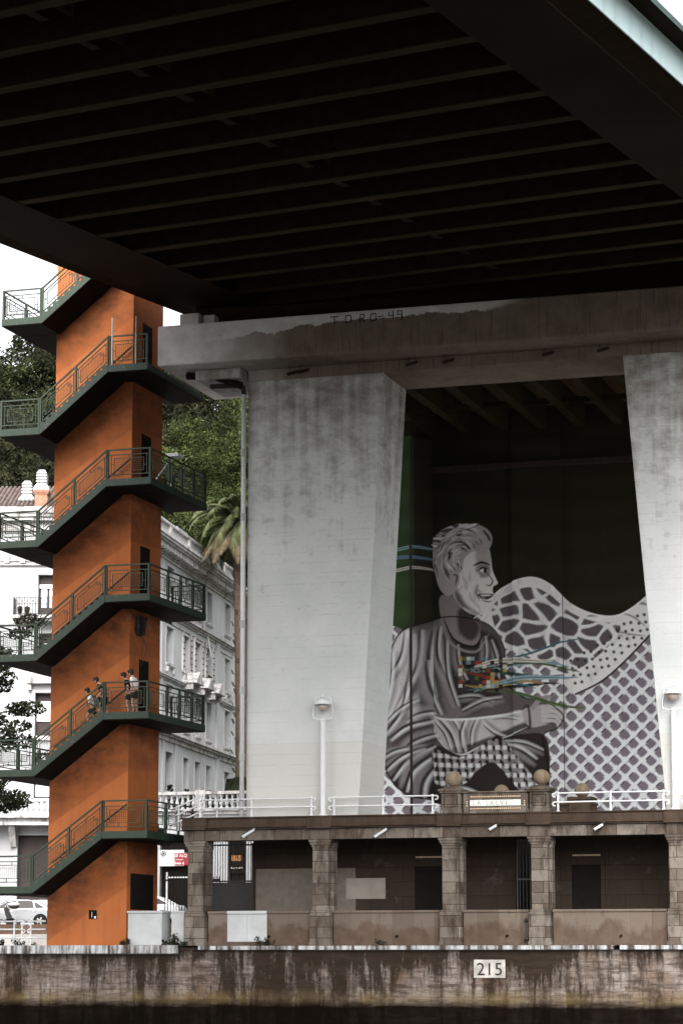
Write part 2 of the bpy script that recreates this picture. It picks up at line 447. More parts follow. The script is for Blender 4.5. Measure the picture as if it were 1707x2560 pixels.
# ================================================================== quay wall
q = thing('quay_wall', 'tall stained masonry river wall with dark tide line under the arcade', 'river wall', (8, 0, .05))
b = MB(); b.box(-60, -.1, -1, 2.15, 3, 2.22); b.box(2.152, -.1, -1, 60, 3, 2.36); b.build('masonry_face', 'quay', q)
b = MB(); b.box(-4.94, -.36, 2.24, 2.12, 1, 2.555); b.build('coping', 'coping', q, bevel=.03)
b = MB(); b.box(-60, -.2, 2.24, -4.945, 1, 2.50); b.build('coping', 'quay', q)
b = MB(); x = 2.93
for w in (4.9, 2.3, 3.6, 1.9, 2.55): b.box(x, -.27, 2.375, x+w-.012, 1, 2.525); x += w
b.box(x+.25, -.27, 2.375, x+6, 1, 2.525); b.box(x+6.01, -.27, 2.375, 40, 1, 2.525)
b.build('coping', 'coping', q, bevel=.012)
b = MB(); b.box(2.125, -.16, 2.365, 2.925, 1, 2.47); b.build('coping', 'quay', q)
n = thing('number_sign', 'white board painted with the number 215 on the river wall', 'number sign', (13.8, -.12, 1.7))
b = MB(); b.box(13.2, -.125, 1.38, 14.33, -.1, 2.02); b.build('board', 'board', n)
b = MB(False)
for ch, x in (('2', 13.29), ('1', 13.60), ('5', 13.93)): b.text(ch, .64, (x-.012, -.132, 1.47), depth=.006)
b.build('numerals', 'print_black', n)

# ================================================================== stair tower
TW, TD = 3.18, 2.62
Lz = [4.6+4.36*k for k in range(7)]; Rz = [6.6+4.42*k for k in range(6)]
st = thing('stair_tower', 'tall orange plastered tower wrapped in green stairs and galleries', 'stair tower', (-1.6, 1.3, 2.55))
b = MB(); b.box(-TW, 0, 2.4, 0, TD, 37); b.build('shaft', 'orange', st, bevel=.03)
for k in range(1, 5):                                    # doorways onto the right hand galleries
    b = MB(); z = Rz[k]+.12; b.box(-.1, .80, z, .006, 1.63, z+2.3); b.build('doorway_or_shade', 'dark', st)
b = MB(); b.box(-.1, .30, 3.9, .02, 2.2, 5.25); b.build('doorway_or_shade', 'dark', st)  # dark sheet standing for the shade under the lowest gallery
h = MB(); h.box(-1.48, -.03, 3.54, -1.17, .05, 3.87); h = h.build('hatch', 'dark', st)
b = MB(); b.box(-1.36, -.045, 3.60, -1.345, -.03, 3.80); b.box(-1.26, -.04, 3.555, -1.19, -.03, 3.64); b.build('hatch_cover', 'white', h)
b = MB()
for (x, z, r) in ((-1.75, 18.85, .14), (-2.55, 18.25, .12)): b.ball((x, -.0, z), r, 8, (1, .35, 1.3)); b.bar((x, 0, z+.05), (x+.12, -.05, z-.2), .05, .05)
b.build('wall_hole', 'dark', st)
G = 1.48; GY = 3.52
def landing(x0, x1, y0, y1, z):
    b = MB(); b.box(x0, y0, z-.14, x1, y1, z+.13); o = b.build('landing', 'green_slab', st, bevel=.012)
    b = MB(); b.box(x0+.02, y0+.02, z-.165, x1-.02, y1-.02, z-.141); b.build('soffit_shade', 'soffit_shade', o); return o  # thin dark sheet under the slab, painted as its shade
NS = 12
def flight(xa, za, xb, zb, y0, y1, name='stair_flight'):
    # stepped slab from (xa,za) up to (xb,zb)
    top = []; dx, dz = (xb-xa)/NS, (zb-za)/(NS)
    za, zb = za+.13, zb+.13
    for i in range(NS):
        top += [(xa+dx*i, y0, za+dz*i), (xa+dx*i, y0, za+dz*(i+1))]
    top += [(xb, y0, zb)]
    bot = [(xb+dx*.0, y0, zb-.27), (xa, y0, za-.27)]
    vs = top+bot; k = len(vs); b = MB()
    vs2 = [(x, y1, z) for x, y, z in vs]
    b.v = list(vs)+vs2
    n = len(top)
    for i in range(k): b.f.append((i, (i+1) % k, k+(i+1) % k, k+i))
    def bz(x): t = (x-xa)/(xb-xa); return (za-.27)+(zb-za)*t
    for yy in (y0, y1):
        for i in range(NS):
            x0_, x1_ = xa+dx*i, xa+dx*(i+1); zt = za+dz*(i+1)
            b.add([(x0_, yy, bz(x0_)), (x1_, yy, bz(x1_)), (x1_, yy, zt), (x0_, yy, zt)], [(0, 1, 2, 3)])
    o = b.build(name, 'green_slab', st)
    b = MB(); e = .003; b.hexa([(xa,y0+.02,za-.29),(xb,y0+.02,zb-.29),(xb,y1-.02,zb-.29),(xa,y1-.02,za-.29)],[(xa,y0+.02,za-.27-e),(xb,y0+.02,zb-.27-e),(xb,y1-.02,zb-.27-e),(xa,y1-.02,za-.27-e)]); b.build('soffit_shade', 'soffit_shade', o)  # dark sheet along the flight's underside, painted as shade
    return o
def rail(pts, post_at=None, infill=True, flip=False, gal=False):
    """pts: list of floor points along one side; one railing mesh with panels between posts, mesh screen as a sub part"""
    b = MB(); ws = []
    for i, (p, q_) in enumerate(zip(pts[:-1], pts[1:])):
        p, q_ = Vector(p), Vector(q_); d = q_-p; L = d.length
        def at(u, h): return p+d*u+Vector((0, 0, h))
        e = .05/L
        b.bar(at(0, 1.12), at(1, 1.12), .055)                                   # handrail
        b.bar(at(e, .92), at(1-e, .92), .032); b.bar(at(e, .16), at(1-e, .16), .036)
        u0, u1 = .13/L, 1-.13/L
        b.bar(at(u0, .16), at(u0, .92), .026); b.bar(at(u1, .16), at(u1, .92), .026)
        i0, i1, h0, h1 = .25/L, 1-.25/L, .30, .79
        # inner frame with one notched corner
        no = .16/L
        loop = [at(i0, h0), at(i1, h0), at(i1, h1-.16), at(i1-no, h1-.16), at(i1-no, h1), at(i0+no, h1), at(i0+no, h1-.0), at(i0, h1)] if L > 1.05 and abs(d.z) > .3 else [at(i0, h0), at(i1, h0), at(i1, h1), at(i0, h1)]
        for a_, c_ in zip(loop, loop[1:]+loop[:1]):
            if (a_-c_).length > .01: b.bar(a_, c_, .024)
        for a_, c_ in ((at(.5, .79), at(.5, .92)), (at(.36, .16), at(.36, .30)), (at(u0, .55), at(i0, .55)), (at(i1, .5), at(u1, .5))): b.bar(a_, c_, .022)
        if infill:
            w = MB(); ws.append(w)
            nv = max(2, int(L*(i1-i0)/.075)); nh = 6
            for j in range(1, nv): u = i0+(i1-i0)*j/nv; w.bar(at(u, h0), at(u, h1), .007)
            for j in range(1, nh): hh = h0+(h1-h0)*j/nh; w.bar(at(i0, hh), at(i1, hh), .007)
    for p in pts:
        p = Vector(p); b.bar(p-Vector((0,0,.02)), p+Vector((0, 0, 1.14)), .075)
    o = b.build('railing', 'green', st)
    for w in ws: w.build('mesh_screen', 'green', o)
    return o
XA, XB = -3.02, -.30
for k in range(6):
    zl, zr = Lz[k], Rz[k]
    flight(XA, zl, XB, zr, -G, -.02) if k < 5 else flight(XA, Lz[5], XB, Lz[5]+2.2, -G, -.02)
    zt = zr if k < 5 else Lz[5]+2.2
    x0 = -4.68 if k else -14
    landing(x0, XA-.003, -G, -.02, zl); b_ = landing(x0 if k else -4.68, -TW-.03, -.018, GY, zl)
    if k < 5:
        x1 = G if k < 4 else 1.30
        landing(XB+.003, x1, -G, -.02, zt); landing(.03, x1, -.018, GY if k else 2.6, zt)
    fl = lambda t: (XA+(XB-XA)*t, -G+.05, zl+(zt-zl)*t+.14)
    rail([fl(0.0), fl(.52), fl(1.0)])
    rail([(-4.62, -G+.05, zl+.13), (-3.08, -G+.05, zl+.13)]) if k else rail([(-4.62-1.5*i, -G+.05, zl+.13) for i in range(5, -1, -1)]+[(-3.08, -G+.05, zl+.13)])
    if k: rail([(-4.62, y, zl+.13) for y in (-G+.06, .3, 1.95, GY-.05)])
    if k < 5:
        rail([(-.26, -G+.05, zt+.13), (x1-.06, -G+.05, zt+.13)])
        if k in (1, 2, 3): rail([(G-.06, y, zt+.13) for y in (-G+.06, .2, 1.3, 2.4, GY-.05)]); rail([(G-.1, GY-.05, zt+.13), (.1, GY-.05, zt+.13)])
    if k == 0: rail([(G-.06, y, zt+.13) for y in (-G+.06, .2, 1.3, 2.55)])
    # wall side handrail
    b = MB(); b.tube([fl(.03)[0:1]+(-.14, fl(.03)[2]+.86), (XB+.32, -.14, zt+.86+.35)], .035, 6)
    for t in (.15, .5, .85): b.bar((fl(t)[0], -.14, fl(t)[2]+.86), (fl(t)[0], .0, fl(t)[2]+.80), .03)
    b.build('handrail', 'mould', st)
    if k < 5: flight(-.2, zt, -TW+.2, Lz[k+1], TD+.02, TD+G, 'stair_flight')
# two tall scaffold-like posts by the upper landing
for x in (-.12, .83):
    b = MB(); b.tube([(x, -G-.02, Rz[4]+.1), (x, -G-.02, Rz[4]+1.95)], .03, 8); b.build('steel_post', 'trim', st)
b = MB(); b.tube([(1.0, -.3, Rz[3]+.13), (1.0, 1.6, Rz[3]+1.75)], .03, 6); b.tube([(1.02, 1.2, Rz[3]+.1), (1.02, 1.2, Rz[3]+1.55)], .03, 6); b.box(.9, 1.0, Rz[3]+1.5, 1.4, 1.5, Rz[3]+1.62); b.build('gallery_lamp', 'white', st)
b = MB()
for i in range(26):
    a = rnd.uniform(0, 6.28); c0 = Vector((.06, .5, 14.75)); pts = [c0+Vector((rnd.uniform(0,.12), rnd.uniform(-.2,.6), rnd.uniform(-.45,.4))) for _ in range(4)]
    b.tube(pts, .02, 4)
b.tube([(.08,.9,14.4),(.15,1.1,13.9),(.1,.9,13.3),(.12,.7,13.1),(.1,.8,13.6),(.1,1.0,14.2)], .010, 4)
b.build('cable_bundle', 'iron', st)

# low white blocks at the foot of the tower
b = MB(); b.box(.06, 0, 2.56, 1.40, .7, 3.74); b.box(.03, -.04, 3.742, 1.44, .74, 3.83)
tag(b.build('block_wall', 'whitepanel', loc=(.7, .35, 2.55), bevel=.015), 'grey white low wall block against the foot of the orange tower', 'low wall')
b = MB(); b.box(1.66, .25, 2.56, 2.16, .9, 3.75); b.box(1.64, .22, 3.752, 2.19, .92, 3.83)
tag(b.build('block_wall', 'whitepanel', loc=(1.9, .5, 2.55), bevel=.015), 'narrow white low wall block beside the first arcade pillar', 'low wall')

# ================================================================== bridge deck
A0 = Vector((8, 1, 26.9)); D1 = Vector((.246074, .967634, .055969)); D2 = Vector((-.96828, .242833, .058865)); D3 = Vector((.043369, -.068678, .996696))
def BP(t, s, h): return A0+D1*t+D2*s+D3*h
T0, T1 = -95, 26
class BB(MB):
    def slab(s, t0, t1, s0, s1, h0, h1, k=0.):
        q_ = lambda t, a, h: BP(t+k*(a+5), a, h)
        return s.hexa([q_(t0,s0,h0),q_(t1,s0,h0),q_(t1,s1,h0),q_(t0,s1,h0)],[q_(t0,s0,h1),q_(t1,s0,h1),q_(t1,s1,h1),q_(t0,s1,h1)])
br = thing('road_bridge', 'dark steel bridge deck spanning overhead on wide girders and thin cross beams', 'bridge', tuple(BP(0,-6,0)))
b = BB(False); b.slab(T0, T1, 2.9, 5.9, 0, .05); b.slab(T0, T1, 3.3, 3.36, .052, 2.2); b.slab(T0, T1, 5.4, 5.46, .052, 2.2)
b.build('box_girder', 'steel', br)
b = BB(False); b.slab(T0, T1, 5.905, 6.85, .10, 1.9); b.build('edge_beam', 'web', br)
b = BB(False); b.slab(T0, T1, -19.2, -16.6, 0, .05); b.slab(T0, T1, -17.0, -16.94, .052, 2.2)
b.build('box_girder', 'steel', br)
b = BB(False)
c0 = [(-19.2, .052), (-19.74, .33), (-19.55, .34), (-19.0, .052)]
b.hexa([BP(T0, a, h) for a, h in c0], [BP(T1, a, h) for a, h in c0]); b.build('girder_chamfer', 'web', br)
b = BB(False); b.slab(T0, T1, -19.80, -19.76, .34, 1.18); b.build('outer_web', 'teal', br)
b = BB(False); b.slab(T0, T1, -20.35, -19.3, 1.185, 1.32); b.build('cantilever_slab', 'steel', br)
b = BB(False); b.slab(T0, T1, -20.5, -20.353, 1.15, 1.95); b.build('fascia', 'teal', br)
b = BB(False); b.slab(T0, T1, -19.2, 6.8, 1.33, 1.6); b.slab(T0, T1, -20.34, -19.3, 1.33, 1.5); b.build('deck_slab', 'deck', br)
for k in range(-4, 13):
    t = -27.5+2.215*k
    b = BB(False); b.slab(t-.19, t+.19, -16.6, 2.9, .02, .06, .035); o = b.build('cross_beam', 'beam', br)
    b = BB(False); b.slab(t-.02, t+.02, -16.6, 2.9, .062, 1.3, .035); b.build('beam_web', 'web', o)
    b = BB(False); b.slab(t+.20, t+1.05, -7.55, -7.27, .12, .15, .035); b.build('gusset', 'steel', o)
b = BB(False); b.slab(-60, -2, -7.44, -7.38, .6, 1.3); b.build('stringer', 'deck', br)

# ================================================================== bridge pier
pr = thing('bridge_pier', 'massive white painted concrete portal pier carrying the bridge', 'bridge pier', (14, 1.7, 7.28))
b = MB(); b.box(1.45, -1.0, 24.36, 40, 4.2, 25.93); b.build('cap', 'cap', pr, bevel=.06)
b = MB(); b.box(2.6, -.2, 23.95, 4.4, 2.4, 24.357); b.build('cap_stub', 'pier', pr, bevel=.05)
b = MB(); b.prism([(4.45,.45,7.0),(8.73,.45,7.0),(9.74,.45,23.94),(4.45,.45,23.94)], (0, 2.6, 0)); b.build('leg', 'pier', pr, bevel=.03)
b = MB(); b.prism([(20.02,.45,7.0),(25.5,.45,7.0),(25.5,.45,23.94),(18.70,.45,23.94)], (0, 2.6, 0)); b.build('leg', 'pier', pr, bevel=.03)
b = MB(); b.box(4.46, .452, 23.942, 25.4, 3.04, 24.357); b.build('lintel_beam', 'cap', pr)
b = MB(); b.box(2.1, .9, 25.932, 30, 2.2, 27.4); b.build('bearing_beam', 'web', pr)
b = MB(); b.box(1.75, .3, 25.932, 2.5, 1.5, 26.75); b.box(2.62, .5, 25.932, 3.05, 1.5, 26.7); b.build('bearing_block', 'cap', pr)
for (x, z) in ((6.12, 24.03), (6.53, 24.07), (10.72, 24.06), (12.13, 24.06), (15.87, 24.08), (17.88, 24.08)):
    b = MB(); b.tube([(x+.32, .5, z+.20), (x, .15, z)], .055, 8); b.tube([(x+.06, .2, z+.1), (x+.06, .2, z+.32)], .012, 5); b.build('drain_spout', 'mould', pr)
b = MB(); b.tube([(2.2, -.0, 24.2), (3.3, -.0, 24.1), (4.3, .2, 23.72)], .14, 10); b.build('service_pipe', 'soffit_shade', pr)
b = MB(); b.tube([(3.1, .1, 23.75), (4.1, .25, 23.75), (4.32, .28, 23.68), (4.35, .28, 23.4)], .09, 10); b.build('pipe_elbow', 'mould', pr)
dp = MB(); dp.tube([(4.35, .28, 23.39), (4.35, .28, 7.29)], .085, 12); dp = dp.build('drainpipe', 'white', pr, smooth=True)
for z in (21.0, 18.5, 14.4, 11.9, 9.4): b = MB(); b.tube([(4.35, .28, z), (4.35, .28, z+.28)], .104, 12); b.build('pipe_collar', 'whitepanel', dp)
b = MB(False); yy = -1.006                                   # sprayed letters on the cap
def stroke(pts): 
    for p, q_ in zip(pts, pts[1:]): b.bar((p[0]+SH*yy, yy, p[1]), (q_[0]+SH*yy, yy, q_[1]), .035, .006, up=(0, 1, 0))
stroke([(8.22,25.76),(8.56,25.77)]); stroke([(8.39,25.76),(8.40,25.48)])
stroke([(8.82,25.50),(8.82,25.77),(9.00,25.78),(9.03,25.70),(9.02,25.51),(8.82,25.50)])
stroke([(9.37,25.47),(9.38,25.77),(9.53,25.77),(9.53,25.63),(9.38,25.61)]); stroke([(9.42,25.61),(9.56,25.49)])
stroke([(9.76,25.49),(9.78,25.76),(9.97,25.77),(9.97,25.51),(9.76,25.49)])
stroke([(10.05,25.63),(10.25,25.66)])
stroke([(10.46,25.80),(10.46,25.64),(10.64,25.65)]); stroke([(10.62,25.82),(10.63,25.50)])
stroke([(10.96,25.46),(10.96,25.80),(10.80,25.80),(10.80,25.66),(10.95,25.66)])
b.build('graffiti', 'graffiti', pr)

# ================================================================== mural wall behind the pier
def rayd(x, y):
    c, s_ = math.cos(R(14.4)), math.sin(R(14.4)); th = math.atan(.1205); ct, stt = math.cos(th), math.sin(th)
    fw = np.array([-s_*ct, c*ct, stt]); rt = np.array([c, s_, 0]); up = np.cross(rt, fw); k = 1707/1568
    return fw[:, None]+rt[:, None]*((np.atleast_1d(x)-784)*k/5300)+up[:, None]*((1176+482/k-np.atleast_1d(y))*k/5300)
# ---- paint the mural as pigment into a grid (u right, v down; one unit is about 2 cm of wall)
U0, U1, V0, V1, CS = 862, 1545, 1000, 1965, 1.6
PW, PH = int((U1-U0)/CS), int((V1-V0)/CS)
IMG = np.zeros((PH, PW, 3)); prs = np.random.RandomState(4)
def lin(c):
    c = np.array(c, float)/255; return np.where(c < .04, c/12.92, ((c+.055)/1.055)**2.4)
def smooth(pts, closed=True, n=6):
    P = np.array(pts, float); N = len(P); out = []
    for i in range(N if closed else N-1):
        if closed: p0, p1, p2, p3 = P[i-1], P[i], P[(i+1) % N], P[(i+2) % N]
        else: p0, p1, p2, p3 = P[max(i-1,0)], P[i], P[i+1], P[min(i+2,N-1)]
        for t in np.linspace(0, 1, n, endpoint=False):
            out.append(.5*((2*p1)+(p2-p0)*t+(2*p0-5*p1+4*p2-p3)*t*t+(3*p1-p0-3*p2+p3)*t**3))
    if not closed: out.append(P[-1])
    return np.array(out)
def window(P, pad):
    i0 = max(0, int((P[:,0].min()-pad-U0)/CS)); i1 = min(PW, int((P[:,0].max()+pad-U0)/CS)+2)
    j0 = max(0, int((P[:,1].min()-pad-V0)/CS)); j1 = min(PH, int((P[:,1].max()+pad-V0)/CS)+2)
    if i1 <= i0 or j1 <= j0: return None
    X, Y = np.meshgrid(U0+(np.arange(i0, i1)+.5)*CS, V0+(np.arange(j0, j1)+.5)*CS)
    return (slice(j0, j1), slice(i0, i1)), X, Y
def segd(X, Y, a, b):
    dx, dy = b[0]-a[0], b[1]-a[1]; L = dx*dx+dy*dy+1e-9
    t = np.clip(((X-a[0])*dx+(Y-a[1])*dy)/L, 0, 1)
    return np.hypot(X-a[0]-t*dx, Y-a[1]-t*dy), t
def blend(sl, al, col, tone=None):
    c = lin(col); 
    if tone is not None: c = c*tone[..., None]
    IMG[sl] = IMG[sl]*(1-al[..., None])+c*al[..., None]
MASK = None
def poly(pts, col, soft=2., sm=True, alpha=1., mask=None, shade=None):
    P = smooth(pts) if sm else np.array(pts, float); w = window(P, soft+2)
    if w is None: return None
    sl, X, Y = w; d = np.full(X.shape, 1e9); ins = np.zeros(X.shape, bool)
    for a, b in zip(P, np.roll(P, -1, 0)):
        d = np.minimum(d, segd(X, Y, a, b)[0])
        c = (a[1] > Y) != (b[1] > Y)
        if c.any(): ins ^= c & (X < (b[0]-a[0])*(Y-a[1])/(b[1]-a[1]+1e-12)+a[0])
    al = np.clip(.5+np.where(ins, d, -d)/soft, 0, 1)*alpha
    full = np.zeros((PH, PW)); full[sl] = al
    if mask is not None: al = al*mask[sl]
    blend(sl, al, col); return full
def line(pts, w, col, alpha=1., mask=None, sm=True, soft=1.5, taper=True):
    P = smooth(pts, False) if sm and len(pts) > 2 else np.array(pts, float); wd = window(P, w+4)
    if wd is None: return
    sl, X, Y = wd; best = np.full(X.shape, 1e9); N = len(P)-1
    for i in range(N):
        d, t = segd(X, Y, P[i], P[i+1]); f = (i+t)/N
        ww = w*(np.sin(np.pi*np.clip(f, .04, .96))**.6 if taper else 1.)
        best = np.minimum(best, d-ww)
    al = np.clip(.5-best/soft, 0, 1)*alpha
    if mask is not None: al = al*mask[sl]
    blend(sl, al, col)
DK, MG, LG, WH = (26, 21, 20), (112, 104, 106), (176, 172, 174), (228, 230, 232)
IMG[:] = lin((33, 32, 21)); IMG[:, :int((946-U0)/CS)] = lin((50, 68, 38))  # left strip lighter and greener, its stronger light painted into the colour
X, Y = np.meshgrid(np.linspace(0, 1, PW), np.linspace(0, 1, PH))
IMG *= (1+.12*np.sin(Y*90+np.sin(X*7)*2))[..., None]
# -- a patterned cloth sweeping up to the right: lattice with a plain pale hem above it
cloth = [(862,1480),(900,1440),(960,1470),(1050,1440),(1120,1372),(1165,1338),(1215,1326),(1258,1345),(1300,1385),(1350,1408),(1400,1412),(1440,1392),(1480,1358),(1545,1300),(1560,1990),(850,1990),(850,1500)]
mk = poly(cloth, (122, 114, 122), 2)
sp = 39.
for i in range(-50, 60):
    c = i*sp
    wob = lambda u: 2.5*math.sin(u*.021+i)
    for sgn in (1, -1):
        pts = [(u, sgn*(u-1300)+1700+c*1.0+wob(u)) for u in range(850, 1561, 60)]
        line(pts, 3.6, (222, 224, 226), 1, mk, taper=False)
        line([(u+3.5, v+3.5) for u, v in pts], 1.5, (58, 50, 52), .75, mk, taper=False)
        line(pts, 2.8, (226, 228, 230), 1, mk, taper=False)
for i in range(-30, 40):
    for j in range(-30, 40):
        u, v = 1300+(i-j)*sp/2, 1700+(i+j)*sp/2
        if 850 < u < 1555 and 1300 < v < 1970:
            poly([(u-9,v),(u,v-9),(u+9,v),(u,v+9)], (226, 228, 230), 3, False, 1, mk)
hem = [(1090,1440),(1120,1372),(1165,1338),(1215,1326),(1258,1345),(1300,1385),(1350,1408),(1400,1412),(1440,1392),(1480,1358),(1545,1300),(1545,1390),(1490,1440),(1430,1505),(1370,1560),(1310,1590),(1282,1560),(1240,1530),(1190,1500),(1130,1480)]
hm = poly(hem, (226, 226, 227), 2.5)
for k in range(14):                                         # folds in the hem
    a = prs.uniform(0, 1); p = np.array([1120+a*400, 1395+abs(a-.45)*10+prs.uniform(-30, 60)])
    d = np.array([prs.uniform(30, 75), prs.uniform(-32, 34)])
    line([p, p+d*.5+prs.uniform(-8, 8, 2), p+d], prs.uniform(1.5, 5), (104, 94, 92), .8, hm, soft=3)
for k in range(8):
    p = np.array([prs.uniform(1120, 1500), prs.uniform(1350, 1520)])
    line([p, p+[25, -14], p+[60, -18]], 4, (238, 240, 242), .8, hm, soft=6)
sd = []                                                     # hem worked as an open net of stretched cells
for k in range(400):
    p = np.array([prs.uniform(1090, 1440), prs.uniform(1325, 1590)])
    if all(np.hypot((p[0]-q_[0])*.8, p[1]-q_[1]) > 26 for q_ in sd): sd.append(p)
gx, gy = np.meshgrid(U0+(np.arange(PW)+.5)*CS, V0+(np.arange(PH)+.5)*CS)
gxx = gx+5*np.sin(gy*.07)+3*np.sin(gx*.11); gyy = gy+5*np.sin(gx*.06)
f1 = np.full(gx.shape, 1e9); f2 = f1.copy()
for p in sd:
    d = np.hypot((gxx-p[0])*.8, gyy-p[1]); f2 = np.minimum(f2, np.maximum(f1, d)); f1 = np.minimum(f1, d)
core = poly([(1120,1395),(1165,1360),(1215,1348),(1258,1368),(1300,1404),(1350,1424),(1410,1432),(1395,1470),(1340,1520),(1290,1545),(1240,1520),(1190,1490),(1140,1465)], (226, 226, 227), 2, True, 1.0)
al = np.clip((f2-f1-8)/2.5, 0, 1)*core*hm
blend(slice(None), al, (92, 84, 90)); blend(slice(None), np.clip(1-np.abs(f2-f1-8)/2.5, 0, 1)*core*hm*.8, (52, 45, 46))
for u in range(1300, 1545, 15):                             # a rim of punched dots along the right part
    for r in range(4):
        v = 1408-(u-1400)*.62-(0 if u > 1400 else -12)+34+r*17+(u % 2)*6
        poly([(u-4+r*3,v),(u+r*3,v-4),(u+4+r*3,v),(u+r*3,v+4)], (58, 52, 50), 2, True, .95, hm)
line([(1310,1592),(1370,1560),(1430,1505),(1490,1440),(1545,1390)], 2.2, (50, 42, 42), 1, taper=False)
line([(1090,1440),(1120,1372),(1165,1338),(1215,1326),(1258,1345),(1300,1385),(1350,1408),(1400,1412),(1440,1392),(1480,1358)], 2, (240, 242, 242), .9, taper=False)
# -- a seated reader-like figure in a loose jumper, painted in greys
body = [(1010,1415),(960,1432),(915,1455),(892,1500),(880,1580),(872,1660),(870,1730),(900,1800),(960,1835),(1060,1850),(1160,1845),(1235,1830),(1246,1760),(1235,1690),(1270,1670),(1282,1640),(1240,1610),(1190,1600),(1150,1560),(1148,1490),(1120,1440),(1075,1420)]
bm = poly(body, (92, 84, 86), 2.5)
poly([(905,1470),(940,1450),(946,1560),(950,1660),(930,1640),(890,1650),(878,1640),(884,1560)], (224, 224, 226), 12, True, .95, bm)
poly([(975,1440),(1010,1425),(1030,1500),(1022,1570),(1050,1640),(1010,1660),(975,1640),(968,1540)], (120, 113, 114), 14, True, .9, bm)
poly([(1040,1450),(1120,1455),(1140,1500),(1140,1590),(1060,1640),(1030,1560)], (48, 41, 42), 10, True, .85, bm)
arm = [(968,1640),(1000,1650),(1060,1650),(1140,1640),(1190,1632),(1200,1668),(1150,1690),(1090,1712),(1050,1730),(1015,1722),(985,1690)]
am = poly(arm, (190, 187, 188), 4)
poly([(1015,1722),(1090,1700),(1190,1660),(1200,1672),(1150,1695),(1090,1718),(1050,1736)], (44, 38, 38), 6, True, .9)
def fold(p0, p1, bend, w, m, dark=1):
    p0, p1 = np.array(p0, float), np.array(p1, float); d = p1-p0; nrm = np.array([-d[1], d[0]])/np.hypot(*d)
    mid = (p0+p1)/2+nrm*bend; q3 = (p0*.3+mid*.7); pts = [p0, q3, (mid*.75+p1*.25), p1]
    line([q_+nrm*w*2.6 for q_ in pts], w*1.5, LG, .45, m, soft=10); line(pts, w*.8, WH, .8, m, soft=7); line([q_+nrm*w*1.1 for q_ in pts], w*.55, DK, .9, m, soft=3)
    line([q_-nrm*w*1.6 for q_ in pts], w*1.1, DK, .55*dark, m, soft=9)
for p0, p1, bd, w in (((930,1455),(890,1560),-14,6),((945,1460),(905,1640),-20,7),((958,1450),(930,1600),-12,5),((900,1500),(878,1640),-8,5),((935,1570),(882,1690),-16,6),
    ((980,1450),(990,1600),14,6),((1000,1440),(1020,1560),16,6),((1015,1470),(1040,1620),12,5),((968,1520),(1000,1640),10,6),((1040,1480),(1060,1560),8,4),((1120,1470),(1134,1560),-8,4),((1105,1462),(1100,1540),-6,4),
    ((985,1640),(930,1660),8,5),((975,1660),(895,1700),10,6),((990,1690),(920,1730),10,5),((1040,1600),(1120,1610),-10,4),((1050,1630),(1140,1600),-8,4),((950,1610),(886,1660),6,4)):
    fold(p0, p1, bd, w, bm)
for p0, p1, bd, w in (((1000,1652),(1040,1726),-10,6),((1030,1652),(1056,1728),-8,5),((1060,1652),(1050,1715),8,5),((1085,1650),(1070,1708),6,4),((985,1655),(1022,1720),-8,4),((1120,1648),(1180,1650),-4,3),((1100,1660),(1150,1690),6,4)):
    fold(p0, p1, bd, w, am)
for k in range(0):
    a = prs.uniform(0, 1); p = np.array([985+a*190, 1650+prs.uniform(0, 20)-a*14]); d = np.array([prs.uniform(-30, 25), prs.uniform(20, 48)])
    line([p, p+d*.5+[6, 0], p+d], prs.uniform(1.5, 5), [DK, WH, DK][k % 3], .9, am, soft=2)
line([(968,1640),(1000,1652),(1060,1652),(1140,1642),(1188,1634)], 2.4, WH, .9)
line([(985,1690),(1015,1724),(1050,1733),(1090,1714),(1150,1692),(1198,1670)], 2, WH, .7)
# hand resting on the knee: palm, four fingers, thumb
hand = [(1188,1634),(1215,1622),(1240,1618),(1262,1632),(1270,1650),(1240,1664),(1205,1668)]
poly(hand, (168, 162, 162), 2.5)
for k in range(4):
    line([(1236,1624+k*10), (1262,1622+k*11), (1284-k*4,1634+k*12)], 5.4-.4*k, (186, 182, 182), 1, taper=False); line([(1240,1630+k*10), (1262,1628+k*11), (1282-k*4,1640+k*12)], 1.2, DK, .9)
line([(1212,1626),(1230,1606),(1250,1600)], 5, (150, 144, 144), 1, taper=False)
line([(1188,1630),(1202,1622),(1206,1668),(1196,1674)], 3, (60, 52, 52), .9)
# lower clothes: dark trousers and a checked blanket over the knees
leg = [(870,1730),(905,1715),(985,1712),(1060,1738),(1130,1700),(1190,1685),(1240,1690),(1250,1760),(1232,1832),(1120,1852),(1010,1852),(930,1822),(892,1790)]
lm = poly(leg, (44, 37, 36), 3)
for p0, p1, bd, w in (((985,1715),(900,1790),12,6),((960,1722),(885,1770),8,5),((985,1735),(930,1815),14,7),((985,1760),(960,1835),10,6),((930,1720),(874,1745),6,4),((1130,1705),(1220,1740),-12,6),((1150,1700),(1235,1720),-8,4),((1190,1780),(1236,1815),-8,5),((1010,1810),(1100,1830),-10,5)):
    fold(p0, p1, bd, w, lm)
for k in range(0):
    p = np.array([prs.uniform(880, 1000), prs.uniform(1725, 1800)]); d = np.array([prs.uniform(-25, 30), prs.uniform(25, 60)])
    line([p, p+d*.5+[-7, 0], p+d], prs.uniform(2, 6), [(150, 142, 144), DK, (196, 192, 194)][k % 3], .85, lm, soft=2)
bl = [(975,1722),(1040,1740),(1110,1700),(1135,1690),(1170,1730),(1225,1800),(1232,1830),(1205,1836),(1160,1790),(1120,1750),(1080,1770),(1050,1800),(985,1800)]
km = poly(bl, (34, 28, 28), 3)
for k in range(16):
    u = 975+k*17; line([(u,1700),(u+4,1760),(u+14,1850)], 4.2, (150, 146, 148), .75, km, taper=False)
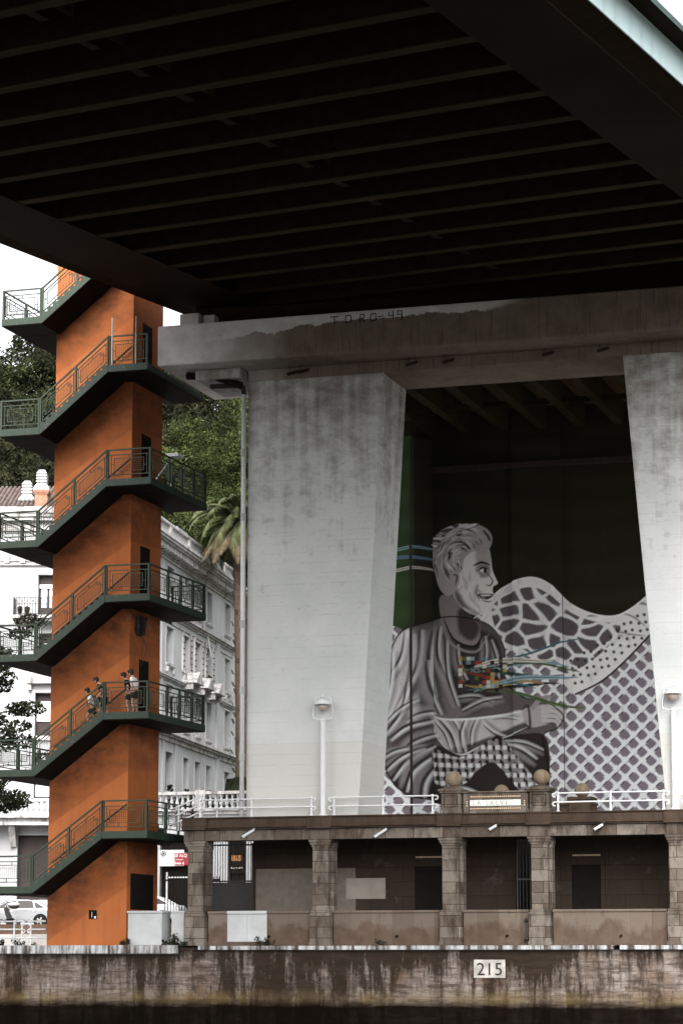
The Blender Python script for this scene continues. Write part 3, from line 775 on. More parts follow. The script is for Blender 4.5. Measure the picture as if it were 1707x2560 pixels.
for k in range(9):
    v = 1712+k*21; line([(970,v),(1060,v+8),(1110,v-12),(1250,v+95)], 4.2, (150, 146, 148), .65, km, taper=False)
for k in range(16):
    for j in range(8):
        u = 977+k*17+j*2; v = 1716+j*21; poly([(u-5,v-5),(u+5,v-5),(u+5,v+5),(u-5,v+5)], (226, 228, 230), 2.5, False, .8, km)
# neck and head in profile, eyes lowered
nk = poly([(1000,1365),(1002,1425),(1030,1470),(1078,1480),(1092,1440),(1068,1412),(1062,1380)], (140, 132, 130), 3)
poly([(1040,1400),(1066,1400),(1090,1440),(1072,1470),(1042,1450)], (52, 44, 43), 9, True, .9, nk)
line([(1006,1420),(1030,1468),(1078,1484),(1100,1450)], 3.2, DK, .95); line([(998,1420),(1024,1478),(1080,1496),(1112,1456)], 3, (150, 145, 146), .8)
face = [(1010,1262),(1050,1240),(1090,1236),(1112,1252),(1119,1280),(1122,1306),(1130,1326),(1134,1338),(1124,1344),(1122,1356),(1126,1366),(1118,1372),(1120,1384),(1110,1392),(1104,1406),(1086,1412),(1062,1404),(1040,1384),(1022,1350),(1010,1310)]
fm = poly(face, (226, 223, 222), 1.5)
poly([(1086,1250),(1114,1256),(1119,1300),(1100,1306),(1082,1284)], (166, 158, 156), 9, True, .8, fm)
poly([(1030,1340),(1060,1386),(1090,1408),(1064,1404),(1036,1380)], (92, 82, 80), 9, True, .9, fm)
poly([(1084,1296),(1112,1296),(1116,1318),(1098,1324),(1084,1314)], (96, 84, 82), 5, True, .7, fm); poly([(1092,1307),(1101,1302),(1111,1305),(1104,1313)], (236, 236, 236), 1.5, True, 1, fm); poly([(1102,1303),(1109,1304),(1108,1312),(1102,1312)], (16, 12, 12), 1.5, True, 1, fm)
line([(1076,1296),(1096,1288),(1116,1294)], 3, DK, .95, fm); line([(1088,1307),(1100,1301),(1113,1304)], 2, DK, 1, fm)
line([(1106,1310),(1122,1330),(1116,1342),(1106,1340)], 1.8, (70, 60, 58), .9, fm); poly([(1086,1362),(1104,1361),(1124,1363),(1112,1374),(1096,1373)], (30, 22, 22), 1.5, True, .95, fm); line([(1094,1365),(1108,1365),(1119,1365)], 1.6, (238, 238, 238), 1, fm); line([(1080,1352),(1084,1364),(1090,1372)], 1.6, DK, .8, fm)
line([(1096,1376),(1110,1380),(1120,1378)], 1.6, (96, 86, 84), .9, fm); line([(1088,1340),(1082,1358),(1090,1378)], 2, (120, 110, 108), .8, fm, soft=4)
for k in range(14):
    p = np.array([prs.uniform(1040, 1100), prs.uniform(1310, 1395)]); line([p, p+[prs.uniform(-10, 14), prs.uniform(8, 22)]], prs.uniform(1, 3), [WH, (120, 112, 110)][k % 2], .5, fm, soft=6, sm=False)
hair = [(984,1300),(976,1262),(986,1228),(1012,1206),(1050,1198),(1090,1200),(1116,1216),(1122,1240),(1108,1262),(1078,1262),(1056,1278),(1048,1308),(1034,1322),(1036,1352),(1016,1366),(996,1346)]
hmk = poly(hair, (176, 171, 171), 2.5)
for k in range(130):
    a = prs.uniform(0, 1); r = prs.uniform(.15, 1)
    th0 = math.pi*(.65+a*1.2); c = np.array([1056, 1272]); p = c+np.array([math.cos(th0)*80*r, math.sin(th0)*74*r])
    tg = np.array([-math.sin(th0), math.cos(th0)])*prs.uniform(-34, -12)
    line([p, p+tg*.5+prs.uniform(-3, 3, 2), p+tg], prs.uniform(.8, 3), [DK, WH, LG, DK, (210, 210, 212)][k % 5], prs.uniform(.5, .95), hmk, soft=2.2)
for k in range(26):                                         # loose tufts along the crown of the head
    th0 = math.pi*(.55+prs.uniform(0, 1.05)); c = np.array([1052, 1264]); p = c+np.array([math.cos(th0)*72, -abs(math.sin(th0))*62])
    d = np.array([math.cos(th0)*.5+.7, -abs(math.sin(th0))*.45])*prs.uniform(10, 20)+np.array([prs.uniform(0, 12), 3])
    line([p-d*.8, p+d*.3, p+d], prs.uniform(2, 4.5), [WH, LG, (90, 82, 82)][k % 3], 1, soft=1.5)
for k in range(7):                                          # planes of the face
    p = np.array([prs.uniform(1034, 1085), prs.uniform(1325, 1398)]); d = np.array([prs.uniform(4, 22), prs.uniform(8, 26)])
    line([p, p+d*.5+[-4, 2], p+d], prs.uniform(1.5, 4), [(176, 168, 166), (150, 140, 138), WH][k % 3], .6, fm, soft=4)
ear = [(1022,1312),(1036,1306),(1044,1320),(1040,1342),(1030,1356),(1022,1344)]
poly(ear, (180, 172, 170), 2); line([(1028,1316),(1038,1320),(1034,1340)], 2, DK, .9)
line(np.vstack([smooth(body), smooth(body)[:1]]), 1.8, (14, 11, 11), .85, sm=False, taper=False)
# -- coloured ribbons and little paper squares blowing past the figure
PAL = [(78, 128, 140), (150, 62, 44), (86, 108, 66), (176, 150, 84), (44, 74, 68), (142, 172, 184), (24, 20, 20), (212, 208, 198)]
for k in range(11):
    u0, v0 = prs.uniform(1040, 1110), 1512+k*8.0; L = prs.uniform(130, 240); sl_ = prs.uniform(-.25, .12)
    pts = [(u0+L*t, v0+L*t*sl_+9*math.sin(t*5+k)) for t in np.linspace(0, 1, 7)]
    line(pts, prs.uniform(2.5, 5.5), PAL[k*5 % 8], .95); line(pts, 1, DK, .8)
for k in range(60):
    u, v = 1030+prs.randint(0, 13)*9.5, 1508+prs.randint(0, 9)*9
    poly([(u,v),(u+9,v),(u+9,v+8),(u,v+8)], PAL[[0,1,2,3,4,5,6,7,6,7,6,7][prs.randint(0, 12)]], 1.5, False, .9)
for k in range(3):
    v0 = 1252+k*24; pts = [(868,v0+4*math.sin(k)), (900,v0+12-6*(k % 2)), (945,v0+4), (985,v0+8)]
    line(pts, 3.6, [(130, 160, 176), (104, 136, 164), (206, 202, 190)][k], .95); line(pts, 1.1, (40, 36, 40), .8)
IMG *= (1+.10*(prs.rand(PH, PW)-.5))[..., None]
IMG = np.clip(IMG, .006, .85)

mw = thing('mural_wall', 'high concrete abutment wall painted with a grey seated figure and lattice cloth on dark green', 'mural wall', (12, 18, 7.28))
def mural_mat():
    t = NT('painted_wall', .85, .2)
    a = t.n.new('ShaderNodeVertexColor'); a.layer_name = 'paint'
    n = t.noise(2., 6, .6, t.vscale(t.pos, (1, 1, .5)))
    c = t.mix(t.mapr(n, .55, .75, 0, .35), a.outputs[0], (.03, .025, .02))
    t.bump(t.noise(8, 4), .15, .01)
    return t.out(c)
M['mural'] = mural_mat()
def panel(u0, u1, fn, name='painted_panel'):
    nu = max(2, int((u1-u0)/CS)+1); nv = PH
    us = np.linspace(u0, u1, nu); vs = np.linspace(V0, V1-2, nv)
    UU, VV = np.meshgrid(us, vs); X, Y, Z = fn(UU, VV)
    o = org(mw); co = np.stack([X-o.x, Y-o.y, Z-o.z], -1).reshape(-1, 3)
    idx = np.arange(nu*nv).reshape(nv, nu)
    q_ = np.stack([idx[1:, :-1], idx[1:, 1:], idx[:-1, 1:], idx[:-1, :-1]], -1).reshape(-1, 4)
    me = bpy.data.meshes.new(name); me.vertices.add(len(co)); me.vertices.foreach_set('co', co.ravel())
    me.loops.add(q_.size); me.loops.foreach_set('vertex_index', q_.ravel())
    me.polygons.add(len(q_)); me.polygons.foreach_set('loop_start', np.arange(0, q_.size, 4)); me.polygons.foreach_set('loop_total', np.full(len(q_), 4))
    me.update(); me.validate()
    at = me.attributes.new('paint', 'FLOAT_COLOR', 'POINT')
    iu = np.clip(((UU-U0)/CS).astype(int), 0, PW-1); iv = np.clip(((VV-V0)/CS).astype(int), 0, PH-1)
    rgba = np.concatenate([IMG[iv, iu], np.ones(UU.shape+(1,))], -1)
    at.data.foreach_set('color', rgba.astype(np.float32).ravel())
    me.materials.append(M['mural']); ob = bpy.data.objects.new(name, me); COL.objects.link(ob); ob.parent = mw
    return ob
zf = lambda u, v: 46.05 - .00076*u - .01966*v
panel(862, 941, lambda u, v: (-10.907+.019697*u, 15+0*u, 45.286-.00076*u-.019417*v))
def side(u, v):
    f = (u-941)/34; return 7.63+.33*f, 15.0+3*f, 45.286-.00076*u-.019417*v+f*(.79-.00024*v)
panel(941, 975, side)
panel(975, 1168, lambda u, v: (-11.30+.019615*u, 18+0*u, zf(u, v)))
panel(1168, 1283, lambda u, v: (-11.30+.019615*u, 17.82+0*u, zf(u, v)))
panel(1283, 1545, lambda u, v: (-11.30+.019615*u, 18.0+.5*(u-1283)/262, zf(u, v)))
b = MB(False); b.box(5.9, 15.01, 5, 7.60, 24, 27); b.box(7.5, 18.02, 5, 11.60, 24, 27); b.box(11.61, 17.85, 5, 13.86, 24, 27)
b.add([(13.87,18.02,5),(30,19.6,5),(30,24,5),(13.87,24,5),(13.87,18.02,27),(30,19.6,27),(30,24,27),(13.87,24,27)], [(0,1,5,4),(4,5,6,7)])
b.box(5.9, 15.0, 25.3, 7.6, 15.009, 27)
b.build('abutment', 'recess', mw)
b = MB(False); b.tube([(7.60, 14.93, 7.3), (7.60, 14.93, 25)], .06, 6); b.build('wall_conduit', 'mould', mw)
b = MB(False); b.box(7.7, 17.7, 24.1, 30, 17.99, 24.35); b.build('ledge', 'mould', mw)

ad = thing('approach_deck', 'dark approach span between the pier and the painted wall, seen from below with light ribs', 'bridge span', (14, 10, 25.8))
b = MB(); b.box(4.6, 3.1, 26.9, 26, 18, 27.3); b.build('deck_slab', 'deck', ad)
for i in range(8):
    b = MB(); x = 5.81+i*1.73; b.box(x-.20, 3.1, 25.86, x+.20, 17.9, 26.899); b.build('rib', 'recess_rib', ad)
b = MB()
for y in (6.6, 10.3, 14): b.box(4.6, y, 25.97, 25, y+.06, 26.2)
b.build('cross_tie', 'recess_rib', ad)

# ================================================================== arcade
ar = thing('arcade', 'brown granite riverside arcade with square pillars under a sooty cornice', 'arcade', (11, 0, 2.53))
PX = [(2.28, 3.05), (7.08, 7.85), (11.92, 12.68), (15.16, 15.92), (20.05, 20.82), (24.9, 25.7)]
for x0, x1 in PX:
    p = MB(); p.box(x0, 0, 2.53, x1, .36, 3.72); p.box(x0-.03, -.02, 2.531, x1+.03, .34, 2.66); p.box(x0+.03, .02, 3.722, x1-.03, .35, 3.80)
    p.box(x0+.085, .07, 3.802, x1-.085, .36, 6.12); p.box(x0-.05, .362, 2.53, x1+.05, .74, 3.8); p.box(x0-.0, .362, 3.802, x1+.0, .74, 6.12)
    p = p.build('pillar', 'stone', ar, bevel=.018)
    c = MB(); c.box(x0+.05, .05, 6.121, x1-.05, .40, 6.20); c.box(x0+.01, .0, 6.202, x1-.01, .44, 6.30); c.box(x0-.03, -.03, 6.302, x1+.03, .76, 6.40)
    c.box(x0-.03, .442, 6.121, x1+.03, .76, 6.30)
    c.build('capital', 'stone', p, bevel=.012)
for (a, c_) in zip(PX[:-1], PX[1:]):
    b = MB(); b.box(a[1]+.052, .22, 2.53, c_[0]-.052, .55, 3.71); b.box(a[1]+.052, .17, 3.712, c_[0]-.052, .60, 3.80); b.box(a[1]+.052, .20, 2.531, c_[0]-.052, .5, 2.66)
    o = b.build('parapet', 'parapet', ar, bevel=.012)
    xm = (a[1]+c_[0])/2
    d = MB(); d.tube([(xm+.4, .30, 2.88), (xm+.4, .12, 2.86)], .045, 8); d.build('drain_hole', 'dark', o)
b = MB(); b.box(3.86, .205, 2.68, 4.62, .219, 3.70); b.box(4.63, .205, 2.68, 5.38, .219, 3.70); b.box(3.86, .155, 3.705, 5.38, .5, 3.81)
b.build('limewashed_panel', 'whitepanel', ar)
b = MB(); b.box(2.2, .06, 6.402, 40, .66, 6.80); b.build('architrave', 'stone', ar, bevel=.012)
b = MB()
for x0, x1 in PX: b.box(x0+.02, .0, 6.403, x1-.02, .3, 6.803)
b.build('architrave_block', 'stone', ar, bevel=.012)
b = MB(); b.box(2.15, -.02, 6.805, 40, .7, 6.87); b.box(2.15, -.09, 6.872, 40, .7, 6.93); b.box(2.15, .01, 6.932, 40, .8, 7.22); b.box(2.1, -.04, 7.222, 40, .85, 7.275)
for x0, x1 in PX: b.box(x0-.06, -.07, 6.933, x1+.1, .2, 7.218); b.box(x0-.06, -.14, 6.804, x1+.06, .2, 6.929)
b.build('cornice', 'cornice', ar, bevel=.012)
# interior
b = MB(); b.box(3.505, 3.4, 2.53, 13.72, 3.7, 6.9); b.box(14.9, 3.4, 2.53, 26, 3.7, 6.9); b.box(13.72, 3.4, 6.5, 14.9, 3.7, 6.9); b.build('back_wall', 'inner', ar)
b = MB(); b.box(3.64, 3.36, 2.6, 7.58, 3.398, 5.49); b.build('plaster_dado', 'dado', ar)
b = MB(); b.box(7.22, 3.34, 4.31, 8.75, 3.397, 5.10); b.build('limewash_patch', 'patchwash', ar)
for x0 in (9.9, 15.85):
    d = MB(); d.box(x0, 3.37, 2.6, x0+1.07, 3.398, 5.52); d.build('door', 'dark', ar)
    d = MB(); d.box(x0-.16, 3.33, 2.6, x0-.005, 3.395, 5.68); d.box(x0+1.075, 3.33, 2.6, x0+1.23, 3.395, 5.68); d.box(x0-.005, 3.33, 5.525, x0+1.075, 3.395, 5.68); d.build('door_frame', 'inner', ar)
    d = MB()
    for i in range(14): d.box(x0+.02+i*.075, 3.37, 5.84, x0+.075+i*.075, 3.398, 5.90)
    d.build('tile_strip', 'tan', ar)
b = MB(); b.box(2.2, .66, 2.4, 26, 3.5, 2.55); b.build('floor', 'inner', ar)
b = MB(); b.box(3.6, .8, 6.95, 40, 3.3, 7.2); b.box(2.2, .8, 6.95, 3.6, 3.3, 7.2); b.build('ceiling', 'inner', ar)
for i, (x, z, L) in enumerate(((5.0, 6.80, .42), (10.0, 6.74, .42), (14.05, 6.81, .24), (17.85, 6.78, .28))):
    b = MB(); b.tube([(x, -.05, z), (x-L*.9, -.30, z-L*.72)], .05, 10); o = b.build('flood_tube', 'blind', ar, smooth=False)
    b = MB(); b.tube([(x-L*.9-.002, -.302, z-L*.722), (x-L*.9-.03, -.31, z-L*.745)], .042, 10); b.build('tube_end', 'dark', o)
    b = MB(); b.box(x-.03, -.09, z-.04, x+.06, .0, z+.1); b.build('bracket', 'iron', o)
for x in (15.03,):
    b = MB(); b.ball((x, .12, 3.42), .07, 10); b.bar((x, .15, 2.6), (x, .15, 3.4), .03); b.ball((x-.0, .12, 2.75), .08, 8); b.build('dome_camera', 'iron', ar)
b = MB(); b.tube([(2.4+i*.6, -.11-.01*math.sin(i*2.1), 6.80+.03*math.sin(i*1.3)) for i in range(40)], .013, 5); b.build('cable', 'iron', ar)
# terrace floor above the arcade, its back part carries the pier
b = MB(); b.box(3.6, .86, 7.0, 13.3, 17.9, 7.235); b.box(13.3, .86, 7.0, 16.6, 4.3, 7.235); b.box(13.3, 8.5, 7.0, 16.6, 17.9, 7.235); b.box(16.6, .86, 7.0, 40, 17.9, 7.235); tag(b.build('terrace_floor', 'terrace'), None, None, None, 'structure')  # middle gap left open to bring light down behind the iron gate
b = MB(); b.box(3.62, 3.72, 2.6, 13.5, 8, 6.99); b.box(16.6, 3.72, 2.6, 40, 8, 6.99); b.build('core_wall', 'inner', ar)
# gates in the arcade's back
def gate(x0, x1, z0, z1, y, label, bars):
    g = thing('iron_gate', label, 'gate', ((x0+x1)/2+SH*y, y, z0))
    f = MB(); f.box(x0, y-.03, z0, x0+.06, y+.03, z1); f.box(x1-.06, y-.03, z0, x1, y+.03, z1)
    for z in (z0+.12, z0+(z1-z0)*.62, z1-.10): f.box(x0+.06, y-.03, z, x1-.06, y+.03, z+.06)
    f.build('gate_frame', 'iron', g)
    f = MB()
    for i in range(1, bars):
        x = x0+(x1-x0)*i/bars; f.box(x-.011, y-.011, z0, x+.011, y+.011, z1+.12)
    f.build('bars', 'iron', g)
    return g
gate(1.75, 3.50, 2.56, 6.5, 3.45, 'tall black barred gate beside the brown plastered wall of the arcade', 17)
gate(13.75, 14.88, 2.56, 6.45, 3.45, 'black iron gate in the arcade between the two pillars under the station sign', 9)
gs = MB(); gs.box(1.80, 3.44, 2.6, 3.45, 3.47, 4.98)
gs.build('kick_plate', 'iron', [o for o in bpy.data.objects if o.name == 'iron_gate'][0])
g = thing('iron_fence', 'black iron fence between the orange tower and the first arcade pillar', 'fence', (1, 4.4, 2.55))
b = MB(); b.box(-.6, 4.4, 5.10, 1.74, 4.46, 5.17); b.box(-.6, 4.4, 2.7, 1.74, 4.46, 2.76)
b.build('rails', 'iron', g)
b = MB()
for i in range(20): x = -.55+i*.118; b.box(x, 4.42, 2.56, x+.022, 4.44, 5.28)
b.build('bars', 'iron', g)
b = MB(False); b.box(13.95, 8.2, 2.56, 17.2, 8.4, 7.0); tag(b.build('added_pale_wall', 'whitepanel', loc=(15.5, 8.3, 2.56)), 'added pale wall in place of the bright street behind the iron gate', 'wall')  # wall added as a bright backing for the gate

# sign over the middle bay with pedestals and stone balls
sg = thing('station_sign', 'brown stone parapet sign with glazed tile strip between two pedestals', 'sign', (14, .3, 7.28))
b = MB(); b.box(12.78, .12, 7.276, 15.14, .55, 7.98); b.box(12.76, .08, 7.982, 15.16, .6, 8.06); b.build('slab', 'stone', sg, bevel=.012)
b = MB(); b.box(13.03, .10, 7.53, 14.88, .118, 7.74); tp = b.build('tile_strip', 'tilewhite', sg)
b = MB(False); b.text('LA SALVE', .23, (13.13, .094, 7.555), depth=.006, spacing=1.45); b.build('lettering', 'faded', tp)
b = MB(); w = MB()
for r in (7.43, 7.86):
    b.box(13.03, .106, r-.035, 14.9, .119, r+.035)
    for i in range(26): x = 13.045+i*.0713; w.box(x, .10, r-.024, x+.05, .105, r+.024)
for x in (12.89, 14.98):
    b.box(x, .106, 7.50, x+.07, .119, 7.74)
    for i in range(3): w.box(x+.012, .10, 7.515+i*.075, x+.058, .105, 7.565+i*.075)
b.build('mosaic_border', 'mould', sg); w.build('mosaic_tile', 'tan', sg)
for x0 in (11.95, 15.17):
    b = MB(); b.box(x0, .0, 7.277, x0+.80, .75, 7.40); b.box(x0+.05, .04, 7.402, x0+.75, .7, 8.0)
    b.box(x0+.0, -.02, 8.002, x0+.8, .76, 8.08); b.box(x0-.05, -.07, 8.082, x0+.85, .82, 8.15)
    b.hexa([(x0-.02,-.04,8.152),(x0+.82,-.04,8.152),(x0+.82,.79,8.152),(x0-.02,.79,8.152)],[(x0+.22,.2,8.26),(x0+.58,.2,8.26),(x0+.58,.55,8.26),(x0+.22,.55,8.26)])
    p = b.build('pedestal', 'stone', sg, bevel=.01)
    b = MB(); b.box(x0+.17, .01, 7.50, x0+.63, .038, 7.52); b.box(x0+.17, .01, 7.90, x0+.63, .038, 7.92); b.box(x0+.15, .01, 7.50, x0+.17, .038, 7.92); b.box(x0+.63, .01, 7.50, x0+.65, .038, 7.92)
    b.build('panel_moulding', 'cornice', p)
    b = MB(); b.ball((x0+.4, .38, 8.54), .29, 24); b.build('stone_ball', 'ball', p, smooth=True)
rp = thing('rear_parapet', 'low stone stair parapet with two weathered ball finials standing behind the station sign', 'parapet', (15, 4, 7.24))
b = MB(); b.box(12.3, 3.8, 7.24, 16.6, 4.2, 7.75); b.box(12.25, 3.75, 7.752, 16.65, 4.25, 7.85); b.build('parapet', 'cornice', rp, bevel=.012)
for x in (13.05, 16.1):
    b = MB(); b.box(x-.4, 3.6, 7.24, x+.4, 4.4, 7.95); b.box(x-.46, 3.54, 7.952, x+.46, 4.46, 8.06); p = b.build('pedestal', 'cornice', rp, bevel=.012)
    b = MB(); b.ball((x, 4, 8.33), .28, 20); b.build('stone_ball', 'ball', p, smooth=True)

# ================================================================== lamps and railings on the terrace
def lamp():
    t = thing('street_lamp', 'white street lamp with a caged globe standing in front of the left pier leg', 'street lamp', (7.55, .12, 7.275), 'white lamps on the terrace')
    o = Vector(t.location)
    def add(b, n, m, p=t, **k):
        b.v = [tuple(Vector(v)+o) for v in b.v]; return b.build(n, m, p, **k)
    b = MB(False); b.lathe((0,0,0), [(.16,0),(.16,.05),(.10,.07),(.10,3.5),(.115,3.51),(.115,3.56),(.10,3.57),(.05,3.62)], 14); add(b, 'post', 'white', smooth=False)
    b = MB(False)
    for s in (1, -1): b.tube([(0,0,3.53),(.22*s,0,3.56),(.35*s,0,3.60),(.39*s,0,3.68),(.36*s,0,3.95),(.33*s,0,4.12),(.29*s,0,4.32),(.22*s,0,4.38),(0,0,4.40)], .022, 8)
    b.lathe((0,0,4.38), [(.045,0),(.05,.04),(.02,.08),(.03,.11),(.008,.17)], 8); b.tube([(0,0,4.38),(0,0,4.2)], .02, 6)
    add(b, 'cage', 'white', smooth=True)
    b = MB(False); b.lathe((0,0,4.10), [(.33,0),(.335,.015),(.30,.05),(.24,.17),(.15,.21),(.03,.22)], 20); add(b, 'hood', 'white')
    b = MB(False); b.lathe((0,0,3.86), [(.02,0),(.10,.02),(.165,.09),(.19,.18),(.19,.238)], 18); add(b, 'globe', 'lens', smooth=True)
    return t
l1 = lamp(); l2 = dup(l1); l2.location = (20.38, .12, 7.275)
l2['label'] = 'white street lamp with a caged globe at the right edge by the right pier leg'
def trail(name, label, pts, posts, hts, ends=(True, True), grp='white tubular railings', cat='railing'):
    p0, p1 = Vector(pts[0]), Vector(pts[1]); d = (p1-p0); dn = d.normalized()
    t = thing(name, label, cat, tuple((p0+p1)/2), grp)
    b = MB(False)
    for h in hts:
        up = Vector((0,0,1)); L = [p0+up*h, p1+up*h]
        if ends[0]: L = [p0+dn*.03+up*(h-.14), p0-dn*.05+up*(h-.13), p0-dn*.085+up*(h-.06), p0-dn*.06+up*(h-.012)]+L
        if ends[1]: L = L+[p1+dn*.06+up*(h-.012), p1+dn*.085+up*(h-.06), p1+dn*.05+up*(h-.13), p1-dn*.03+up*(h-.14)]
        b.tube(L, .030, 8)
    b.build('rails', 'white', t, smooth=True)
    for u in posts:
        b = MB(False); p = p0+d*u; b.lathe(p, [(.07,0),(.07,.02),(.036,.05),(.036,hts[0]+.02)], 10)
        for h in hts: b.ball(p+Vector((0,0,h)), .064, 10)
        b.build('post', 'white', t, smooth=True)
    return t
tz = 7.275; H2 = (.66, .34)
trail('tubular_railing', 'white tubular railing left of the first lamp in front of the drainpipe', (( 2.82,.12,tz),(7.18,.12,tz)), (.0, .46, .985), H2, (False, True))
trail('tubular_railing', 'white tubular railing between the first lamp and the station sign', ((7.86,.12,tz),(11.78,.12,tz)), (.03, .5, .97), H2)
trail('tubular_railing', 'white tubular railing between the station sign and the right lamp', ((16.12,.12,tz),(20.10,.12,tz)), (.03, .5, .97), H2)
trail('tubular_railing', 'short white tubular railing right of the right lamp at the picture edge', ((20.72,.12,tz),(24.5,.12,tz)), (.03, .5, .97), H2)
trail('tubular_railing', 'white tubular railing crossing the dark bottom end of the stair landing', ((1.55,.5,6.70),(2.75,.5,7.2)), (.25, 1.0), (.92, .62, .34), (False, False))
trail('tubular_railing', 'white terrace railing in front of the white balustrade beside the drainpipe', ((3.35,.55,tz),(4.45,2.2,tz)), (0, 1), H2, (False, False))
trail('tubular_railing', 'white tubular quay railing at the far left in front of the parked motorcycles', ((-9.5,-.05,2.5),(-4.12,-.05,2.5)), (.1, .5, .936, .995), (.96, .66, .35), (False, True))
trail('tubular_railing', 'white tubular quay railing joining the foot of the orange tower', ((-3.84,-.05,2.5),(-3.2,-.05,2.5)), (.06,), (.96, .66, .35), (True, False))

# ================================================================== corner palace: left front and long right side
K = Vector((-14.15, 36.9, 0)); ca, sa = math.cos(R(14.4)), math.sin(R(14.4))
FD = Vector((-ca, -sa, 0)); FN = Vector((sa, -ca, 0))
SD = Vector((math.sin(R(-3)), math.cos(R(-3)), 0)); SN = Vector((SD.y, -SD.x, 0))
class FB(MB):                                # builds on a facade: u along it, d out of it, z up
    def __init__(s, dirn, nrm): MB.__init__(s, False); s.D, s.N = dirn, nrm
    def p(s, u, d, z): return K+s.D*u+s.N*d+Vector((0,0,z))
    def fb(s, u0, u1, d0, d1, z0, z1):
        P = s.p
        return s.hexa([P(u0,d0,z0),P(u1,d0,z0),P(u1,d1,z0),P(u0,d1,z0)],[P(u0,d0,z1),P(u1,d0,z1),P(u1,d1,z1),P(u0,d1,z1)])
FL = lambda: FB(FD, FN)
FS = lambda: FB(SD, SN)
pal = thing('corner_palace', 'ornate white apartment palace with cornices and shuttered windows behind the orange tower', 'apartment building', tuple(K+Vector((0,0,3.7))))
def wall_with_holes(mk, u0, u1, z0, z1, holes, depth=.45):
    """wall sheet cut into strips round the openings, with real reveals"""
    b = mk(); cols = sorted(set([u0, u1]+[h[0] for h in holes]+[h[1] for h in holes]))
    for a, c in zip(cols[:-1], cols[1:]):
        hs_ = sorted([(h[2], h[3]) for h in holes if h[0] <= a+1e-6 and h[1] >= c-1e-6]); z = z0
        for h0, h1 in hs_:
            if h0 > z: b.fb(a, c, -depth, 0, z, h0)
            z = h1
        if z < z1: b.fb(a, c, -depth, 0, z, z1)
    return b
# ---- right side
cols_ = [(2.2,3.6),(5.6,7.0),(9.34,10.9),(13.35,14.55),(16.1,17.35),(18.8,20.0),(23.5,24.9)]
floors = [(24.0,26.05),(20.05,22.3),(16.3,18.75),(12.2,14.6)]
holes = [(u0,u1,z0,z1) for u0,u1 in cols_ for z0,z1 in floors]
wall_with_holes(FS, 0, 26.2, 3.6, 26.6, holes).build('wall', 'facade', pal)
b = FS(); b.fb(0, 26.2, -14, -.46, 3.6, 27.4); b.build('wall', 'facade', pal)
for (u0, u1, z0, z1) in holes:
    if u0 < 8: continue
    top = z0 > 23; mid = 19 < z0 < 21
    w = FS(); w.fb(u0, u1, -.445, -.40, z0, z1); w = w.build('window', 'glass', pal)
    f = FS(); um = (u0+u1)/2
    for a, c in ((u0,u0+.09),(um-.05,um+.05),(u1-.09,u1)): f.fb(a, c, -.399, -.36, z0, z1)
    f.fb(u0+.09, um-.05, -.399, -.36, z0+.9, z0+.97); f.build('frame', 'shade', w)
    h = rnd.choice([0, 0, .25, .4]) if not top else .0
    if h: f = FS(); f.fb(u0+.05, u1-.05, -.30, -.26, z1-h, z1); f.build('blind', 'blind', w)
    f = FS(); f.fb(u0-.14, u1+.14, -.02, .16, z0-.16, z0-.003); f.fb(u0-.10, u1+.10, -.02, .10, z0-.24, z0-.162)
    f.build('sill', 'trim', w)
    f = FS(); f.fb(u0-.14, u0-.002, .002, .07, z0, z1+.12); f.fb(u1+.002, u1+.14, .002, .07, z0, z1+.12); f.fb(u0-.002, u1+.002, .002, .07, z1+.002, z1+.12)
    f.build('surround', 'facade', w)
    if mid and u0 < 21 and u0 > 12:
        for a in (u0-.42, u1+.16):
            f = FS(); f.fb(a, a+.26, .0, .12, z0-.1, z1+.25)
            f.build('pilaster', 'trim', w)
            f = FS()
            for j in range(6): f.fb(a-.02, a+.28, .122, .16, z0+.2+j*.38, z0+.26+j*.38)
            f.build('pilaster_band', 'mould', w)
    if mid:
        for a in (u0-.05, u1-.12): f = FS(); f.fb(a, a+.2, .0, .2, z0-.55, z0-.26); f.build('bracket', 'trim', w)
    if 16 < z0 < 17 and 12 < u0 < 21:                       # gabled hoods over the middle group
        f = FS(); P = f.p; a, c = u0-.35, u1+.35
        f.prism([P(a,0,19.25),P(c,0,19.25),P((a+c)/2,0,20.0)], SN*.95)
        f.build('hood', 'trim', w)
        for q_ in (a+.12, c-.3): f = FS(); f.fb(q_, q_+.2, .0, .7, 18.85, 19.24); f.build('hood_bracket', 'trim', w)
    if rnd.random() < .35 and not top:
        f = FS()
        for j in range(14): f.ball(f.p(um+rnd.uniform(-.5,.5), .05+rnd.uniform(0,.1), z0+rnd.uniform(.02,.42)), .09, 6)
        f.build('flower_box', 'leaf_dark', w)
def course(mk, u0, u1, prof, name='string_course', mat='trim'):
    b = mk()
    for d, z0, z1 in prof: b.fb(u0, u1, .0, d, z0, z1)
    return b.build(name, mat, pal)
course(FS, -.3, 26.3, [(.10,22.92,23.04),(.24,23.043,23.15),(.40,23.153,23.28)])
course(FS, -.3, 26.3, [(.08,22.55,22.62)])
course(FS, -.3, 26.3, [(.08,18.95,19.05),(.22,19.053,19.15),(.30,19.153,19.22)])
course(FS, -.3, 26.3, [(.14,15.25,15.5),(.36,15.503,15.62),(.55,15.623,15.8)])
course(FS, -.4, 26.4, [(.12,26.35,26.5),(.2,26.503,26.6),(.85,26.95,27.05),(1.0,27.053,27.2),(1.1,27.203,27.38)], 'cornice')
b = FS()
for i in range(62): u = -.1+i*.425; b.fb(u, u+.2, .02, .72, 26.62, 26.945)
b.build('cornice_brackets', 'trim', pal)
b = FS(); b.fb(-.3, 26.2, .1, .4, 27.383, 27.65); b.fb(-.3, 26.2, .05, .5, 28.35, 28.5)
